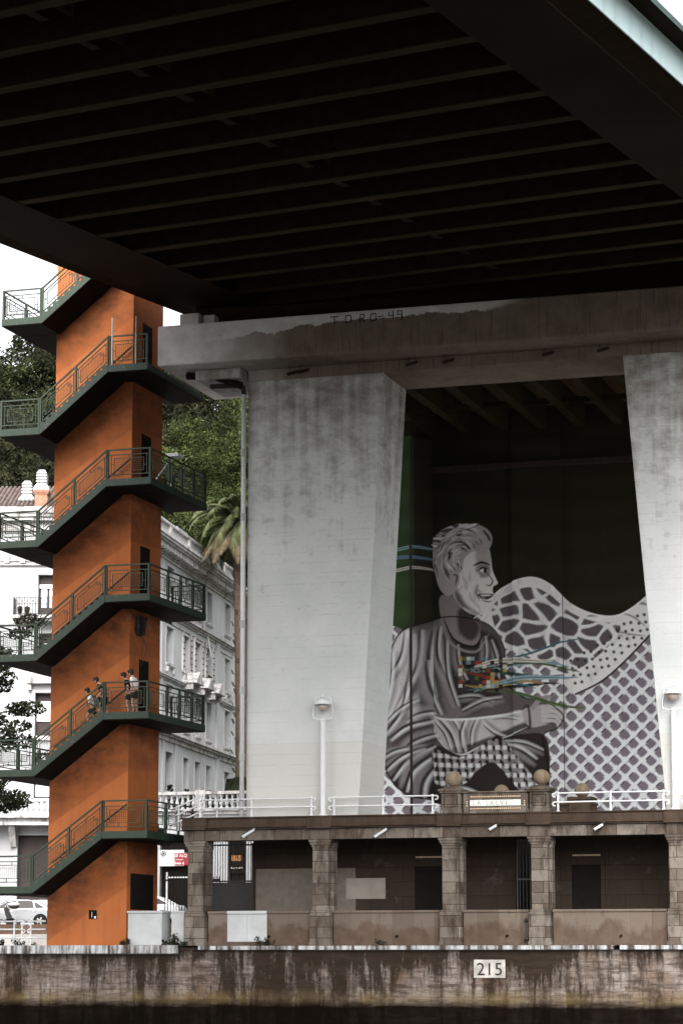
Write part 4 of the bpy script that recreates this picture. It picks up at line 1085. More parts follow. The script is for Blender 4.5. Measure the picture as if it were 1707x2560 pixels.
for i in range(7): u = -.1+i*4.3; b.fb(u, u+.45, .06, .48, 27.652, 28.349)
b.build('parapet', 'trim', pal)
b = FS()
for i in range(104): u = .1+i*.25; b.fb(u, u+.10, .18, .32, 27.653, 28.347)
b.build('parapet_baluster', 'facade', pal)
b = FS(); b.fb(8.6, 8.95, .0, .12, 3.7, 15.2); b.fb(11.3, 11.75, .0, .12, 3.7, 15.2); b.fb(21.2, 21.9, .0, .14, 3.7, 23); b.fb(8.2, 8.6, .0, .1, 15.9, 26.3); b.fb(25.5, 26.2, .0, .12, 3.7, 26.3)
b.build('pilaster', 'facade', pal)
b = FS(); b.tube([b.p(17.9,.1,24.3), b.p(17.9,.1,23.5), b.p(18.3,.14,23.4), b.p(18.3,.5,21.6), b.p(18.3,.2,21.4)], .05, 6); b.build('downpipe', 'facade', pal)
# ---- left front
fh = [(5.85,8.0,21.37,23.77),(5.9,7.9,18.3,20.4),(6.35,8.05,14.55,17.0),(6.2,8.2,11.05,13.9),(6.4,9.4,5.2,9.0)]
sc = .02406; ux = lambda D: (266-D)*sc
fh = [(ux(117.5),ux(72.5),21.37,23.77),(ux(117.5),ux(75),18.2,20.4),(ux(115.5),ux(70),14.55,17.0),(ux(114),ux(70),11.05,13.6),(ux(112),ux(35),3.75,8.95)]
fh += [(a+4.6,c+4.6,z0,z1) for a,c,z0,z1 in fh]
wall_with_holes(FL, 0, 16, 3.6, 27.0, fh, .4).build('wall', 'facade', pal)
b = FL(); b.fb(0, 16, -10, -.41, 3.6, 27.0); b.build('wall', 'facade', pal)
b = FL(); b.hexa([b.p(-.5,.5,27.62),b.p(16,.5,27.62),b.p(16,-10,27.62),b.p(-.5,-10,27.62)],[b.p(-.5,-3.5,29.6),b.p(16,-3.5,29.6),b.p(16,-6,29.6),b.p(-.5,-6,29.6)])
for i in range(64): u = -.4+i*.25; b.tube([b.p(u,.55,27.66), b.p(u,-3.5,29.66)], .075, 5)
b.build('roof', 'tile', pal)
course(FL, -.3, 16, [(.15,26.3,26.6),(.4,26.85,27.05),(.52,27.053,27.25),(.6,27.253,27.6)], 'cornice')
course(FL, -.2, 16, [(.08,24.55,24.62),(.16,24.30,24.36),(.1,25.4,25.46)])
course(FL, -.2, 16, [(.1,20.9,21.0)])
b = FL()
for i in range(10): u = 3.6+i*.9; b.fb(u, u+.3, .02, .2, 24.42, 25.0)
b.build('frieze_bracket', 'trim', pal)
for n_, (a, c, z0, z1) in enumerate(fh):
    k = n_ % 5; um = (a+c)/2
    w = FL(); w.fb(a, c, -.41, -.32, z0, z1); w = w.build('window', 'shade', pal)
    f = FL()
    if k == 0:
        f.fb(a+.12, um-.07, -.319, -.30, z0+.55, z1-.75); f.fb(um+.07, c-.12, -.319, -.30, z0+.55, z1-.75); f.build('curtain_pane', 'curtain', w)
        f = FL(); f.fb(a+.04, c-.04, -.32, -.22, z1-.75, z1-.52); f.build('blind', 'blind', w)
    elif k in (1, 3):
        f.fb(a+.05, c-.05, -.32, -.25, z0+.1, z1-(.55 if k == 1 else .1)); f.build('blind', 'blind', w)
    elif k == 2:
        f.fb(a+.06, c-.06, -.32, -.25, z0+.85, z1-.45)
        f = f.build('blind', 'blind', w)
        g = FL()
        for j in range(9): g.fb(a+.06, c-.06, -.249, -.245, z0+.92+j*.125, z0+.935+j*.125)
        g.build('slat_gap', 'trim', f)
    else:
        f.fb(a+.15, c-.2, -.32, -.26, z0+.2, z0+1.6); f.build('shop_glass', 'curtain', w)
    f = FL(); f.fb(a-.16, a-.002, .002, .09, z0, z1+.16); f.fb(c+.002, c+.16, .002, .09, z0, z1+.16); f.fb(a-.002, c+.002, .002, .09, z1+.002, z1+.16); f.build('surround', 'facade', w)
    if k == 2:
        f = FL(); f.fb(a-.45, c+.45, .0, .42, 17.5, 17.75); P = f.p; f.prism([P(a-.45,0,17.752),P(c+.45,0,17.752),P(um,0,18.15)], FN*.4)
        f.fb(a-.4, a-.2, .0, .3, 17.15, 17.498); f.fb(c+.2, c+.4, .0, .3, 17.15, 17.498); f.build('pediment', 'trim', w)
        f = FL(); f.fb(a-.3, c+.3, .0, .18, z0-.25, z0-.003); f.build('sill', 'trim', w)
    if k == 0:
        f = FL(); f.fb(a-.7, c+1.32, .0, .95, z0-.22, z0-.05); f.fb(a-.6, c+1.22, .0, .8, z0-.36, z0-.222); f.fb(c+.55, c+.8, 0, .5, z0-.8, z0-.362); f.build('balcony_slab', 'trim', w)
        f = FL(); u0, u1, z = a-.62, c+1.25, z0-.05
        for zz in (z+.06, z+.62, z+1.0): f.bar(f.p(u0,.9,zz), f.p(u1,.9,zz), .03); f.bar(f.p(u1,.9,zz), f.p(u1,.05,zz), .03)
        for j in range(int((u1-u0)/.155)): u = u0+j*.155; f.bar(f.p(u,.9,z), f.p(u,.9,z+1.0), .022)
        for j in range(int((u1-u0)/.31)):
            u = u0+.155+j*.31; f.tube([f.p(u+.12*math.cos(q_*.785),.9,z+.80+.14*math.sin(q_*.785)) for q_ in range(9)], .013, 4)
        for j in range(6): f.bar(f.p(u1,.9-j*.16,z), f.p(u1,.9-j*.16,z+1), .022)
        f.build('balcony_rail', 'iron', w)
        for j in (.35, .75): f = FL(); f.lathe(f.p(u1-j,.75,z), [(.09,0),(.13,.22),(.14,.24)], 8); f.ball(f.p(u1-j,.75,z+.36), .18, 6); f.build('flower_pot', 'leaf_dark', w)
b = FL(); b.fb(2.5, 9.5, .0, 1.3, 9.45, 9.62); b.fb(2.5, 9.5, .0, 1.15, 9.622, 9.85); b.fb(2.4, 9.6, .0, 1.45, 9.852, 9.98)
bal_ = b.build('balcony', 'trim', pal)
b = FL(); b.fb(2.5, 9.5, 1.05, 1.35, 10.75, 10.9); b.fb(2.5, 9.5, 1.02, 1.38, 9.982, 10.12)
for i in range(22):
    u = 2.7+i*.31; b.lathe(b.p(u,1.2,10.12), [(.085,0),(.05,.08),(.11,.24),(.055,.46),(.08,.63)], 8)
b.build('balustrade', 'facade', bal_)
for u in (5.6, 8.9): b = FL(); b.hexa([b.p(u,0,8.3),b.p(u+.35,0,8.3),b.p(u+.35,.25,8.3),b.p(u,.25,8.3)],[b.p(u,0,9.44),b.p(u+.35,0,9.44),b.p(u+.35,1.1,9.44),b.p(u,1.1,9.44)]); b.build('console', 'trim', bal_)
b = FL()
for i in range(9): u = ux(112)-.1+i*.24; b.fb(u, u+.02, .0, .01, 9.0, 9.44)
for i in range(8): b.fb(ux(24), ux(24)+2.2, .0, .008, 4+i*.62, 4.03+i*.62)
b.build('joint_line', 'trim', pal)
# chimneys
def chimney(P, lab, red, h):
    o = P; b = MB(False); q0 = .62
    rz_ = Matrix.Rotation(R(14.4), 3, 'Z')
    def bx(b, w, z0, z1, w2=None):
        w2 = w2 or w; z0, z1, w, w2 = z0*q0, z1*q0, w*q0, w2*q0; q_ = [(-w,-w),(w,-w),(w,w),(-w,w)]
        b.hexa([o+rz_@Vector((x,y,z0)) for x, y in q_],[o+rz_@Vector((x*w2/w,y*w2/w,z1)) for x, y in q_])
    c = None
    bx(b, .55, 0, h); ch = b.build('chimney', 'facade', pal)
    if red:
        b = MB(False); bx(b, .57, .5, h-.35); bx(b, .66, h-.33, h-.18); bx(b, .74, h-.16, h-.02); b.build('brick_shaft', 'brickred', ch)
    b = MB(False); bx(b, .76, h+.02, h+.16); bx(b, .74, h+.18, h+.72, .42)
    for i in range(3): bx(b, .48, h+.80+i*.27, h+.97+i*.27)
    bx(b, .40, h+.74, h+1.6); bx(b, .50, h+1.61, h+2.0, .25); b.build('cowl', 'facade', ch)
chimney(K+FD*ux(79)+FN*.25+Vector((0,0,27.3)), '', True, 2.0)
chimney(K+FD*ux(37)+FN*-1.0+Vector((0,0,28.0)), '', False, .3)
chimney(K+SD*12.4+SN*-1.6+Vector((0,0,27.4)), '', True, 1.2)
b = FS(); b.tube([b.p(10.6,-1,27.4), b.p(10.6,-1,32.2)], .06, 6); b.build('mast', 'facade', pal)
b = FS(); b.fb(15.2, 17.6, -2.4, -1, 27.4, 29.7); b.build('roof_box', 'facade', pal)

# ================================================================== street level podium with balustrade and shopfront
pod = thing('garden_podium', 'low white shopfront building with dark windows and a balustraded terrace on top', 'podium', (-4.5, 26, 3.73))
b = MB(False); b.box(-12, 26.01, 3.7, -8.02, 30, 9.25); b.box(-8.02, 26.4, 3.7, 3, 30, 9.25); b.box(-8.02, 26, 8.2, 3, 26.4, 9.25); b.box(-5.35, 26, 3.7, -4.24, 26.38, 8.2); b.box(-8.02, 26, 3.7, -7.80, 26.38, 8.2); b.box(-3.3, 26, 3.7, 3, 26.38, 8.2)
b.build('wall', 'facade', pod)
b = MB(False); b.box(-7.79, 26.3, 3.72, -5.36, 26.39, 8.19); b.box(-4.23, 26.3, 3.72, -3.31, 26.39, 8.19); b.build('shop_window', 'dark', pod)
b = MB(False)
for x in (-7.55, -6.35, -5.9): b.box(x, 26.25, 3.73, x+.09, 26.29, 6.4)
b.box(-7.5, 26.25, 6.1, -5.5, 26.29, 6.17)
b.build('shop_frame', 'blind', pod)
b = MB(False); b.box(-12, 25.85, 9.252, 3, 30.2, 9.42); b.box(-12, 25.75, 10.25, 3, 26.05, 10.40); b.box(-12, 25.72, 9.422, 3, 26.08, 9.52)
b.box(-5.85, 25.7, 9.421, -5.35, 26.1, 10.46)
b.build('terrace_edge', 'trim', pod)
bl0 = None
for i in range(46):
    x = -11.8+i*.29
    if -6.0 < x < -5.2: continue
    if bl0 is None: b = MB(False); b.lathe((x, 25.9, 9.52), [(.10,0),(.10,.06),(.055,.12),(.115,.26),(.05,.55),(.08,.72)], 8); bl0 = b.build('baluster', 'facade', pod); x00 = x
    else: c = bl0.copy(); COL.objects.link(c); c.parent = pod; c.location = (x-x00, 0, 0)
s_ = thing('advert_sign', 'white advertising board with a round dark emblem beside the first arcade pillar', 'sign', (-7.1, 25.9, 6.69))
b = MB(False); b.box(-7.78, 25.9, 6.69, -6.5, 25.96, 7.49); b.build('board', 'print_white', s_)
b = MB(False); b.lathe((-7.58, 25.893, 7.31), [(.155,-.002),(.155,.004)], 20, 'y'); o = b.build('emblem', 'print_black', s_)
b = MB(False)
for i in range(8): a = i*.785; b.bar((-7.58+.05*math.cos(a), 25.888, 7.31+.05*math.sin(a)), (-7.58+.14*math.cos(a), 25.888, 7.31+.14*math.sin(a)), .02, .004, up=(0,1,0))
b.build('emblem_spokes', 'print_white', o)
b = MB(False); b.text('EQUIPAMIEN', .20, (-7.40, 25.893, 7.24), depth=.004, spacing=.9); b.build('lettering', 'print_grey', s_)
b = MB(False); b.text('Instalaciones', .085, (-7.72, 25.893, 7.07), depth=.004); b.build('small_lettering', 'print_black', s_); b = MB(False); b.text('Tfn:', .115, (-7.72, 25.893, 6.75), depth=.004); b.build('small_lettering', 'print_black', s_); b = MB(False); b.text('94 443', .115, (-7.42, 25.893, 6.75), depth=.004); b.build('small_lettering', 'print_black', s_)
s_ = thing('letting_sign', 'dark red SE ALQUILA board half hidden behind the arcade pillar', 'sign', (-6.6, 25.85, 6.72))
b = MB(False); b.box(-6.97, 25.84, 6.72, -6.05, 25.88, 7.32); b.build('board', 'red', s_)
b = MB(False); b.text('SE ALQ', .21, (-6.96, 25.833, 7.13), depth=.004, spacing=.95); b.build('lettering', 'print_white', s_); b = MB(False); b.text('944 4', .22, (-6.96, 25.833, 6.74), depth=.004); b.build('lettering', 'print_white', s_); b = MB(False); b.text('LICENCIA', .10, (-6.94, 25.833, 6.97), depth=.004); b.build('lettering', 'print_white', s_)
s_ = thing('shop_poster', 'black shop poster with an amber picture seen through the barred gate', 'poster', (-3.8, 26.2, 6.4))
b = MB(False); b.box(-4.20, 26.2, 6.3, -3.34, 26.24, 8.0); b.build('board', 'dark', s_)
b = MB(False); b.box(-4.09, 26.192, 6.92, -3.78, 26.199, 7.2); b.box(-3.75, 26.192, 6.92, -3.58, 26.199, 7.2); b.build('picture', 'amber', s_)
b = MB(False); b.text('Zu parte & M', .10, (-4.13, 26.193, 6.54), depth=.004, spacing=1.1); b.build('lettering', 'print_white', s_)
hd = FB(Vector((1,0,0)), Vector((0,-1,0)))
b = MB(False); b.hexa([(-4.9,27.2,9.9),(-1.5,27.2,9.9),(-1.5,28.2,9.9),(-4.9,28.2,9.9)],[(-4.75,27.3,11.15),(-1.6,27.3,11.15),(-1.6,28.1,11.15),(-4.75,28.1,11.15)])
HG = b

# ================================================================== vegetation
def leaves(name, mat, clumps, n, size, seed, parent=None, loc=None, long=1.6):
    """leaf-sized faces scattered through a set of clumps (centre, radius vector)"""
    r = np.random.RandomState(seed); cl = np.array([c for c, _ in clumps], float); rd = np.array([q_ for _, q_ in clumps], float)
    vol = (rd.prod(1))**.66; k = r.choice(len(cl), n, p=vol/vol.sum())
    d = r.normal(size=(n, 3)); d /= np.linalg.norm(d, axis=1)[:, None]
    rad = r.uniform(.45, 1.06, n)**.6
    P = cl[k]+d*rd[k]*rad[:, None]
    a = r.normal(size=(n, 3)); a += d*.2; a /= np.linalg.norm(a, axis=1)[:, None]
    b_ = np.cross(a, r.normal(size=(n, 3))); b_ /= np.linalg.norm(b_, axis=1)[:, None]
    s = size*r.uniform(.6, 1.4, n)[:, None]
    V = np.stack([P-a*s*long, P+b_*s*.6, P+a*s*long, P-b_*s*.6], 1).reshape(-1, 3)
    o = np.array(org(parent) if parent else Vector(loc or (0,0,0))); V = V-o
    me = bpy.data.meshes.new(name); me.vertices.add(len(V)); me.vertices.foreach_set('co', V.ravel())
    me.loops.add(4*n); me.loops.foreach_set('vertex_index', np.arange(4*n)); me.polygons.add(n)
    me.polygons.foreach_set('loop_start', np.arange(0, 4*n, 4)); me.polygons.foreach_set('loop_total', np.full(n, 4)); me.update()
    me.materials.append(M[mat]); ob = bpy.data.objects.new(name, me); COL.objects.link(ob)
    if parent: ob.parent = parent
    else: ob.location = Vector(o)
    return ob
def tree(loc, h, rad, mat, label, n=3600, size=.16, seed=1, group='trees on the hillside', name='hillside_tree', ncl=26, squash=.85):
    r = random.Random(seed); L = Vector(loc)
    t = thing(name, label, 'tree', loc, group)
    cl = []
    for i in range(ncl):
        th = r.uniform(0, 6.28); ph = math.acos(r.uniform(-.7, 1)); q_ = r.uniform(.35, 1)
        c = L+Vector((rad*q_*math.sin(ph)*math.cos(th), rad*q_*math.sin(ph)*math.sin(th), h-rad*squash+rad*squash*q_*math.cos(ph)))
        rr = rad*r.uniform(.18, .36); cl.append((tuple(c), (rr, rr, rr*.7)))
    leaves('crown', mat, cl, n, size, seed, t)
    b = MB(False); top = L+Vector((r.uniform(-.3,.3), r.uniform(-.3,.3), h-rad))
    b.tube([L-Vector((0,0,.5)), L*.5+top*.5+Vector((.15,.1,0)), top], .28*rad/4, 8, .12*rad/4)
    for c, q_ in cl[:9]: b.tube([top-Vector((0,0,.6)), top*.5+Vector(c)*.5+Vector((0,0,-.2)), Vector(c)], .10*rad/4, 5, .03)
    b.build('trunk', 'bark', t)
    return t
kinds = [tree((-60,80,hz(-60,80)-.3), 10, 5.2, 'leaf_dark', 'dark olive tree', seed=11, n=9000, size=.13, ncl=46),
         tree((-70,80,hz(-70,80)-.3), 9, 4.6, 'leaf_mid', 'mid green tree', seed=12, n=8500, size=.12, ncl=40),
         tree((-80,80,hz(-80,80)-.3), 11, 4.4, 'leaf_dark', 'tall dark tree', seed=13, n=8500, size=.12, ncl=40)]
spots = [(-48,98),(-43,98),(-38,99),(-33,99),(-28,98),(-50,104),(-45,105),(-40,106),(-34,107),(-30,106),(-26,104),
         (-42,88),(-37,90),(-32,88),(-27,90),(-22,88),(-40,80),(-35,81),(-30,79),(-25,80),(-46,92),(-52,96),(-36,73),(-31,72),(-26,72),(-21,77),(-55,107),(-48,112),(-40,114),(-33,115),(-60,112)]
words = ['hill crest', 'middle slope', 'lower slope']
def put(i, x, y):
    k = [0,1,0,2,0,1,2][i % 7]
    t = kinds[k] if i in (0, 1, 3) else dup(kinds[k])
    t.location = (x, y, hz(x, y)-.6); t.rotation_euler = (0, 0, i*1.7); s = .85+.35*((i*37) % 10)/10; t.scale = (s, s, s)
    row = 0 if y > 96 else (1 if y > 85 else 2)
    sd = 'left of the orange tower' if x < -33-(y-70)*.25 else ('behind the orange tower' if x < -25-(y-70)*.2 else 'right of the orange tower')
    t['label'] = ['dark olive tree','mid green tree','tall dark tree'][k]+' on the '+words[row]+', '+sd
for i, (x, y) in enumerate(spots): put(i, x, y)
tree((-18.6,63.5,20), 19.5, 4.9, 'leaf_bright', 'large bright green feathery tree right of the orange tower', n=26000, size=.075, seed=21, ncl=46, squash=1.25, group=None, name='bright_tree')
tree((-14.6,66.5,22), 20.5, 4.6, 'leaf_bright', 'bright yellow green tree beside the pier drainpipe', n=22000, size=.075, seed=22, ncl=42, squash=1.2, group=None, name='bright_tree')
tree((-20.6,58.5,20), 13.5, 3.4, 'leaf_mid', 'round green tree behind the palace parapet', n=9000, size=.08, seed=23, ncl=36, group=None, name='garden_tree')
tree((-29.5,58.5,22), 8.6, 2.5, 'leaf_bright', 'yellow green shrubby tree behind the left chimneys', n=6000, size=.08, seed=24, ncl=22, group=None, name='garden_tree')
# dark street tree at the left edge between the stairs and the palace
st_t = thing('street_tree', 'dark leafed street tree reaching in at the left edge below the stair landings', 'tree', (-13.4, 13, 3.15))
cl = []; r_ = random.Random(5)
for i in range(52):
    c = (-13.6+r_.uniform(-.6, 3.6), 13+r_.uniform(-1.5, 1.5), r_.uniform(8.9, 17.6)); q_ = r_.uniform(.4, .8); cl.append((c, (q_*1.3, q_, q_*.6)))
leaves('crown', 'leaf_street', cl, 15000, .078, 31, st_t, long=1.25)
b = MB(False); b.tube([(-13.4,13,2.6),(-13.5,13,8),(-13.3,13,15)], .2, 8, .07)
for c, q_ in cl[::2]: b.tube([(-13.4,13,c[2]-1.0),(c[0]*.5-6.7,c[1]*.5+6.5,c[2]-.3),c], .05, 5, .012)
b.build('trunk', 'bark', st_t)
# palm beside the pier
pm = thing('palm_tree', 'tall date palm with arching fronds beside the pier drainpipe', 'palm tree', (-10.6, 52, 3.7))
C0 = Vector((-11.75, 52, 29.5))
b = MB(False); b.tube([(-11.4,52,3.7),(-11.5,52,15),(-11.75,52,27.3)], .42, 12, .40); b.ball((-11.75,52,28.0), .75, 12, (1,1,1.4))
for i in range(60):
    a = i*2.4; z = 12+i*.24; b.bar((-11.7+.40*math.cos(a), 52+.40*math.sin(a), z), (-11.7+.55*math.cos(a), 52+.55*math.sin(a), z+.28), .14, .06)
b.build('trunk', 'bark', pm)
r_ = random.Random(3)
for i in range(84):
    az = i*2.39996; el = math.sin(1.35-1.95*(i/83)) ; L = r_.uniform(3.4, 4.4)
    el = 1.4-1.9*(i/83)+r_.uniform(-.1, .1); b = MB(False)
    pts = []; p = Vector(C0); seg = 11; e = el
    for j in range(seg+1):
        pts.append(p.copy()); p = p+Vector((math.cos(az)*math.cos(e), math.sin(az)*math.cos(e), math.sin(e)))*L/seg; e -= (.16 if el > -.2 else .06)*(1+j*.05)
    b.tube(pts, .035, 4, .008)
    for j in range(2, seg):
        for sub in (0, .17, .33, .5, .67, .83):
            q_ = pts[j].lerp(pts[j+1], sub); d = (pts[j+1]-pts[j]).normalized(); sd = d.cross(Vector((0,0,1))).normalized(); w = .70*math.sin(math.pi*min(1, (j+sub)/seg*.92+.08))+.12
            for s in (1, -1):
                tip = q_+d*w*.75+sd*s*w*.6-Vector((0,0,w*.35)); b.add([q_-d*.03, q_+d*.03, tip], [(0, 1, 2)])
    b.build('frond' if i < 58 else 'dry_frond', 'palm' if i < 58 else 'hedge', pm)
# clipped dark hedge on the podium terrace, climbing plants, weeds
hg = thing('clipped_hedge', 'dark clipped hedge on the balustraded terrace beside the drainpipe', 'hedge', (-3.2, 27.7, 9.42))
HG.build('hedge_body', 'leaf_street', hg)
leaves('foliage', 'leaf_street', [((-4.4+i*.55, 27.7, z), (.4, .55, .35)) for i in range(6) for z in (10.2, 10.9)], 1800, .06, 41, hg)
def shrub(loc, r0, mat, label, n=260, seed=1, group=None):
    t = thing('shrub', label, 'shrub', loc, group); L = Vector(loc); r = random.Random(seed)
    cl = [(tuple(L+Vector((r.uniform(-1,1)*r0, r.uniform(-.4,.4)*r0, r.uniform(.15,1.0)*r0))), (r0*.42,)*3) for _ in range(7)]
    leaves('foliage', mat, cl, n, r0*.13, seed, t)
    b = MB(False)
    for c, _ in cl: b.tube([L, Vector(c)], r0*.03, 4)
    b.build('stems', 'bark', t); return t
for i, (x, h) in enumerate(((-7.2,.6),(-6.5,.75),(-5.6,.55),(-5.0,.8))):
    shrub((x, 27.4, 9.45), h, 'leaf_dark', 'leafy potted shrub on the white balustraded terrace', 220, 50+i, 'shrubs on the terrace')
for i, (x, y, z, s, lab) in enumerate(((5.35,-.05,2.53,.24,'dry weed growing at the foot of the limewashed parapet panel'),(5.6,-.05,2.53,.16,'small dry weed right of the limewashed parapet panel'),(9.75,-.05,2.53,.18,'tuft of weeds at the foot of the second parapet bay'),
        (-4.85,-.2,2.5,.22,'dark weed tuft at the left end of the quay edge'),(-4.2,-.2,2.5,.24,'dark weed tuft below the quay railing posts'),(-3.6,-.2,2.5,.14,'small weed tuft beside the tower foot'),(.02,-.1,2.55,.22,'dark weed in the corner between orange tower and white block'),(1.75,.0,2.55,.34,'dark weed between the two white blocks'),(2.2,-.1,2.45,.2,'weed beside the first pillar base'))):
    shrub((x+SH*y, y, z), s, 'leaf_street', lab, 150, 70+i)

# ================================================================== people
def skin_mesh(name, pts, edges, radii, mat, parent, sub=2, root=0):
    o = org(parent); me = bpy.data.meshes.new(name)
    me.from_pydata([Vector(p) for p in pts], edges, []); ob = bpy.data.objects.new(name, me); COL.objects.link(ob)
    m = ob.modifiers.new('skin', 'SKIN'); 
    for i, r in enumerate(radii): me.skin_vertices[0].data[i].radius = (r, r) if not isinstance(r, tuple) else r
    me.skin_vertices[0].data[root].use_root = True
    s_ = ob.modifiers.new('sub', 'SUBSURF'); s_.levels = sub; s_.render_levels = sub
    dg = bpy.context.evaluated_depsgraph_get(); m2 = bpy.data.meshes.new_from_object(ob.evaluated_get(dg))
    bpy.data.objects.remove(ob); m2.name = name
    m2.materials.clear(); m2.materials.append(M[mat]); m2.polygons.foreach_set('use_smooth', [True]*len(m2.polygons))
    n = bpy.data.objects.new(name, m2); COL.objects.link(n); n.parent = parent
    return n
def person(label, loc, rz, pose, shirt, short, H=1.65, long_sleeve=False, grp=None):
    """faces local +Y; joints in metres for a 1.65 m figure"""
    k = H/1.65; t = thing('person', label, 'person', loc, grp, rz)
    g = lambda *p: Vector(p)*k
    hip, lean, head_f = pose.get('hip', .86), pose.get('lean', .05), pose.get('head', .10)
    pel = g(0, 0, hip); wa = g(0, lean*.35, hip+.16); ch = g(0, lean*.8, hip+.36); ne = g(0, lean+.02, hip+.50); nk = g(0, lean+.02+head_f*.3, hip+.57)
    hd = g(0, lean+head_f*.75+.02, hip+.655); tp = g(0, lean+head_f+.0, hip+.75)
    pts = [pel, wa, ch, ne, nk, hd, tp]; E_ = [(0,1),(1,2),(2,3),(3,4),(4,5),(5,6)]; rad = [.115,.105,.125,.075,.048,.088,.072]
    def chain(start, ps, rs):
        i = start
        for p, r in zip(ps, rs): pts.append(g(*p)); E_.append((i, len(pts)-1)); rad.append(r); i = len(pts)-1
        return i
    arms = []; legs = []
    for s, a, l in ((-1, pose['armL'], pose['legL']), (1, pose['armR'], pose['legR'])):
        sh_ = (s*.165, lean*.95, hip+.455); i = chain(2, [sh_, a[0], a[1]], [.055,.040,.028]); arms.append([g(*sh_), g(*a[0]), g(*a[1])])
        w = Vector(a[1]); d = (w-Vector(a[0])).normalized(); sd = Vector((1,0,0))
        palm = w+d*.055; pts.append(palm*k); E_.append((i, len(pts)-1)); rad.append(.024); pi = len(pts)-1
        f = d.cross(sd).normalized()
        for q_, ln in ((-.024,.058),(-.008,.072),(.008,.066),(.024,.05)):
            m1 = palm+f*q_+d*ln*.6; m2 = palm+f*q_*1.1+d*ln+Vector((0,.012,0)); pts.append(m1*k); E_.append((pi, len(pts)-1)); rad.append(.0085); pts.append(m2*k); E_.append((len(pts)-2, len(pts)-1)); rad.append(.007)
        th_ = w+d*.03+Vector((0,.035,0)); pts.append(th_*k); E_.append((pi, len(pts)-1)); rad.append(.009); pts.append((th_+d*.03)*k); E_.append((len(pts)-2, len(pts)-1)); rad.append(.008)
        hj = (s*.085, 0, hip-.02); j = chain(0, [hj, l[0], l[1], (l[1][0]+s*.015, l[1][1]+.13, max(l[1][2]-.045, l[1][2]-.05))], [.092,.062,.040,.030]); legs.append([g(*hj), g(*l[0]), g(*l[1])])
    body = skin_mesh('body', pts, E_, [r*k if not isinstance(r, tuple) else r for r in rad], 'skin', t)
    # clothes follow the same joints, a little thicker
    sp_ = [pel+Vector((0,0,.02)), wa, ch, ne-Vector((0,0,.03))]; se = [(0,1),(1,2),(2,3)]; sr = [.128,.120,.138,.088]
    for a in arms:
        sp_ += [a[0], a[0].lerp(a[1], .75)]; n = len(sp_); se += [(2, n-2), (n-2, n-1)]; sr += [.070,.060]
        if long_sleeve: sp_ += [a[1], a[1].lerp(a[2], .9)]; se += [(n-1, n), (n, n+1)]; sr += [.052,.040]
    skin_mesh('shirt', sp_, se, [v*k for v in sr], shirt, t)
    sp_ = [pel+Vector((0,0,.05)), pel]; se = [(0,1)]; sr = [.126,.132]
    for l in legs: sp_ += [l[0], l[0].lerp(l[1], pose.get('short', .8))]; n = len(sp_); se += [(1, n-2), (n-2, n-1)]; sr += [.108,.092]
    skin_mesh('shorts', sp_, se, [v*k for v in sr], short, t)
    dh = (tp-hd).normalized()
    b = MB(False); o = org(t); c = hd+dh*.05*k
    b.ball(c+Vector((0,-.02,.02)), .112*k, 14, (.92,1.02,.98)); b.ball(c+Vector((0,-.06,-.06))*k, .085*k, 10, (1,.8,1)); b.ball(c+Vector((0,.055,.055))*k, .07*k, 10, (1.1,1,.7))
    b.v = [tuple(Vector(v)+o) for v in b.v]; b.build('hair', 'hair', t, smooth=True)
    b = MB(False); fy = hd+Vector((0,.083,-.02))*k; b.ball(fy, .018*k, 8, (.8,1.2,1.3)); 
    for s in (-1, 1): b.ball(hd+Vector((s*.088,-.01,-.01))*k, .022*k, 8, (.5,.9,1.3))
    b.v = [tuple(Vector(v)+o) for v in b.v]; b.build('nose_and_ears', 'skin', t, smooth=True)
    b = MB(False)
    for s in (-1, 1): b.ball(hd+Vector((s*.034,.080,.012))*k, .011*k, 6)
    b.ball(hd+Vector((0,.080,-.058))*k, .02*k, 6, (1.1,.5,.3))
    b.v = [tuple(Vector(v)+o) for v in b.v]; b.build('eyes_and_mouth', 'hair', t)
    b = MB(False)
    for l in legs:
        f = l[2]; b.ball(f+Vector((0,.055,-.045))*k, .085*k, 10, (.55,1.5,.55))
    b.v = [tuple(Vector(v)+o) for v in b.v]; b.build('shoes', 'cloth_black', t, smooth=True)
    return t
stand = dict(armL=((-.21,-.02,1.06),(-.20,.06,.83)), armR=((.21,-.03,1.06),(.20,.03,.82)), legL=((-.09,.05,.46),(-.09,-.02,.09)), legR=((.09,.02,.46),(.09,-.06,.09)), lean=.06, head=.14)
step = dict(armL=((-.21,.04,1.08),(-.18,.20,.92)), armR=((.21,-.06,1.06),(.20,.02,.83)), legL=((-.09,.22,.55),(-.09,.16,.13)), legR=((.09,.02,.47),(.09,-.12,.10)), lean=.12, head=.18, hip=.86)
Z1 = Rz[1]+.13
def stairz(x): i = math.floor((x-XA)/((XB-XA)/NS)); return Lz[1]+.13+(Rz[1]-Lz[1])/NS*(i+1)
person('person in a white t-shirt and black shorts standing on the stair landing looking down', (.50,-.75,Z1), R(80), stand, 'cloth_white', 'cloth_black', 1.66, grp='people on the stairs')
person('person in dark clothes standing half behind the one in the white t-shirt on the landing', (.20,-.55,Z1), R(95), dict(stand, lean=.09, head=.16), 'cloth_black', 'cloth_black', 1.58, grp='people on the stairs')
x = -.66; person('person in a black t-shirt bending at the top step behind the railing post', (x,-.80,stairz(x)), R(88), dict(step, lean=.20, head=.22), 'cloth_black', 'cloth_black', 1.58, grp='people on the stairs')
x = -1.12; pz = stairz(x); person('person in a white shirt and black shorts walking down the steps with a dark backpack', (x,-.80,pz), R(90), dict(step, lean=.14, head=.16), 'cloth_white', 'cloth_black', 1.52, grp='people on the stairs')
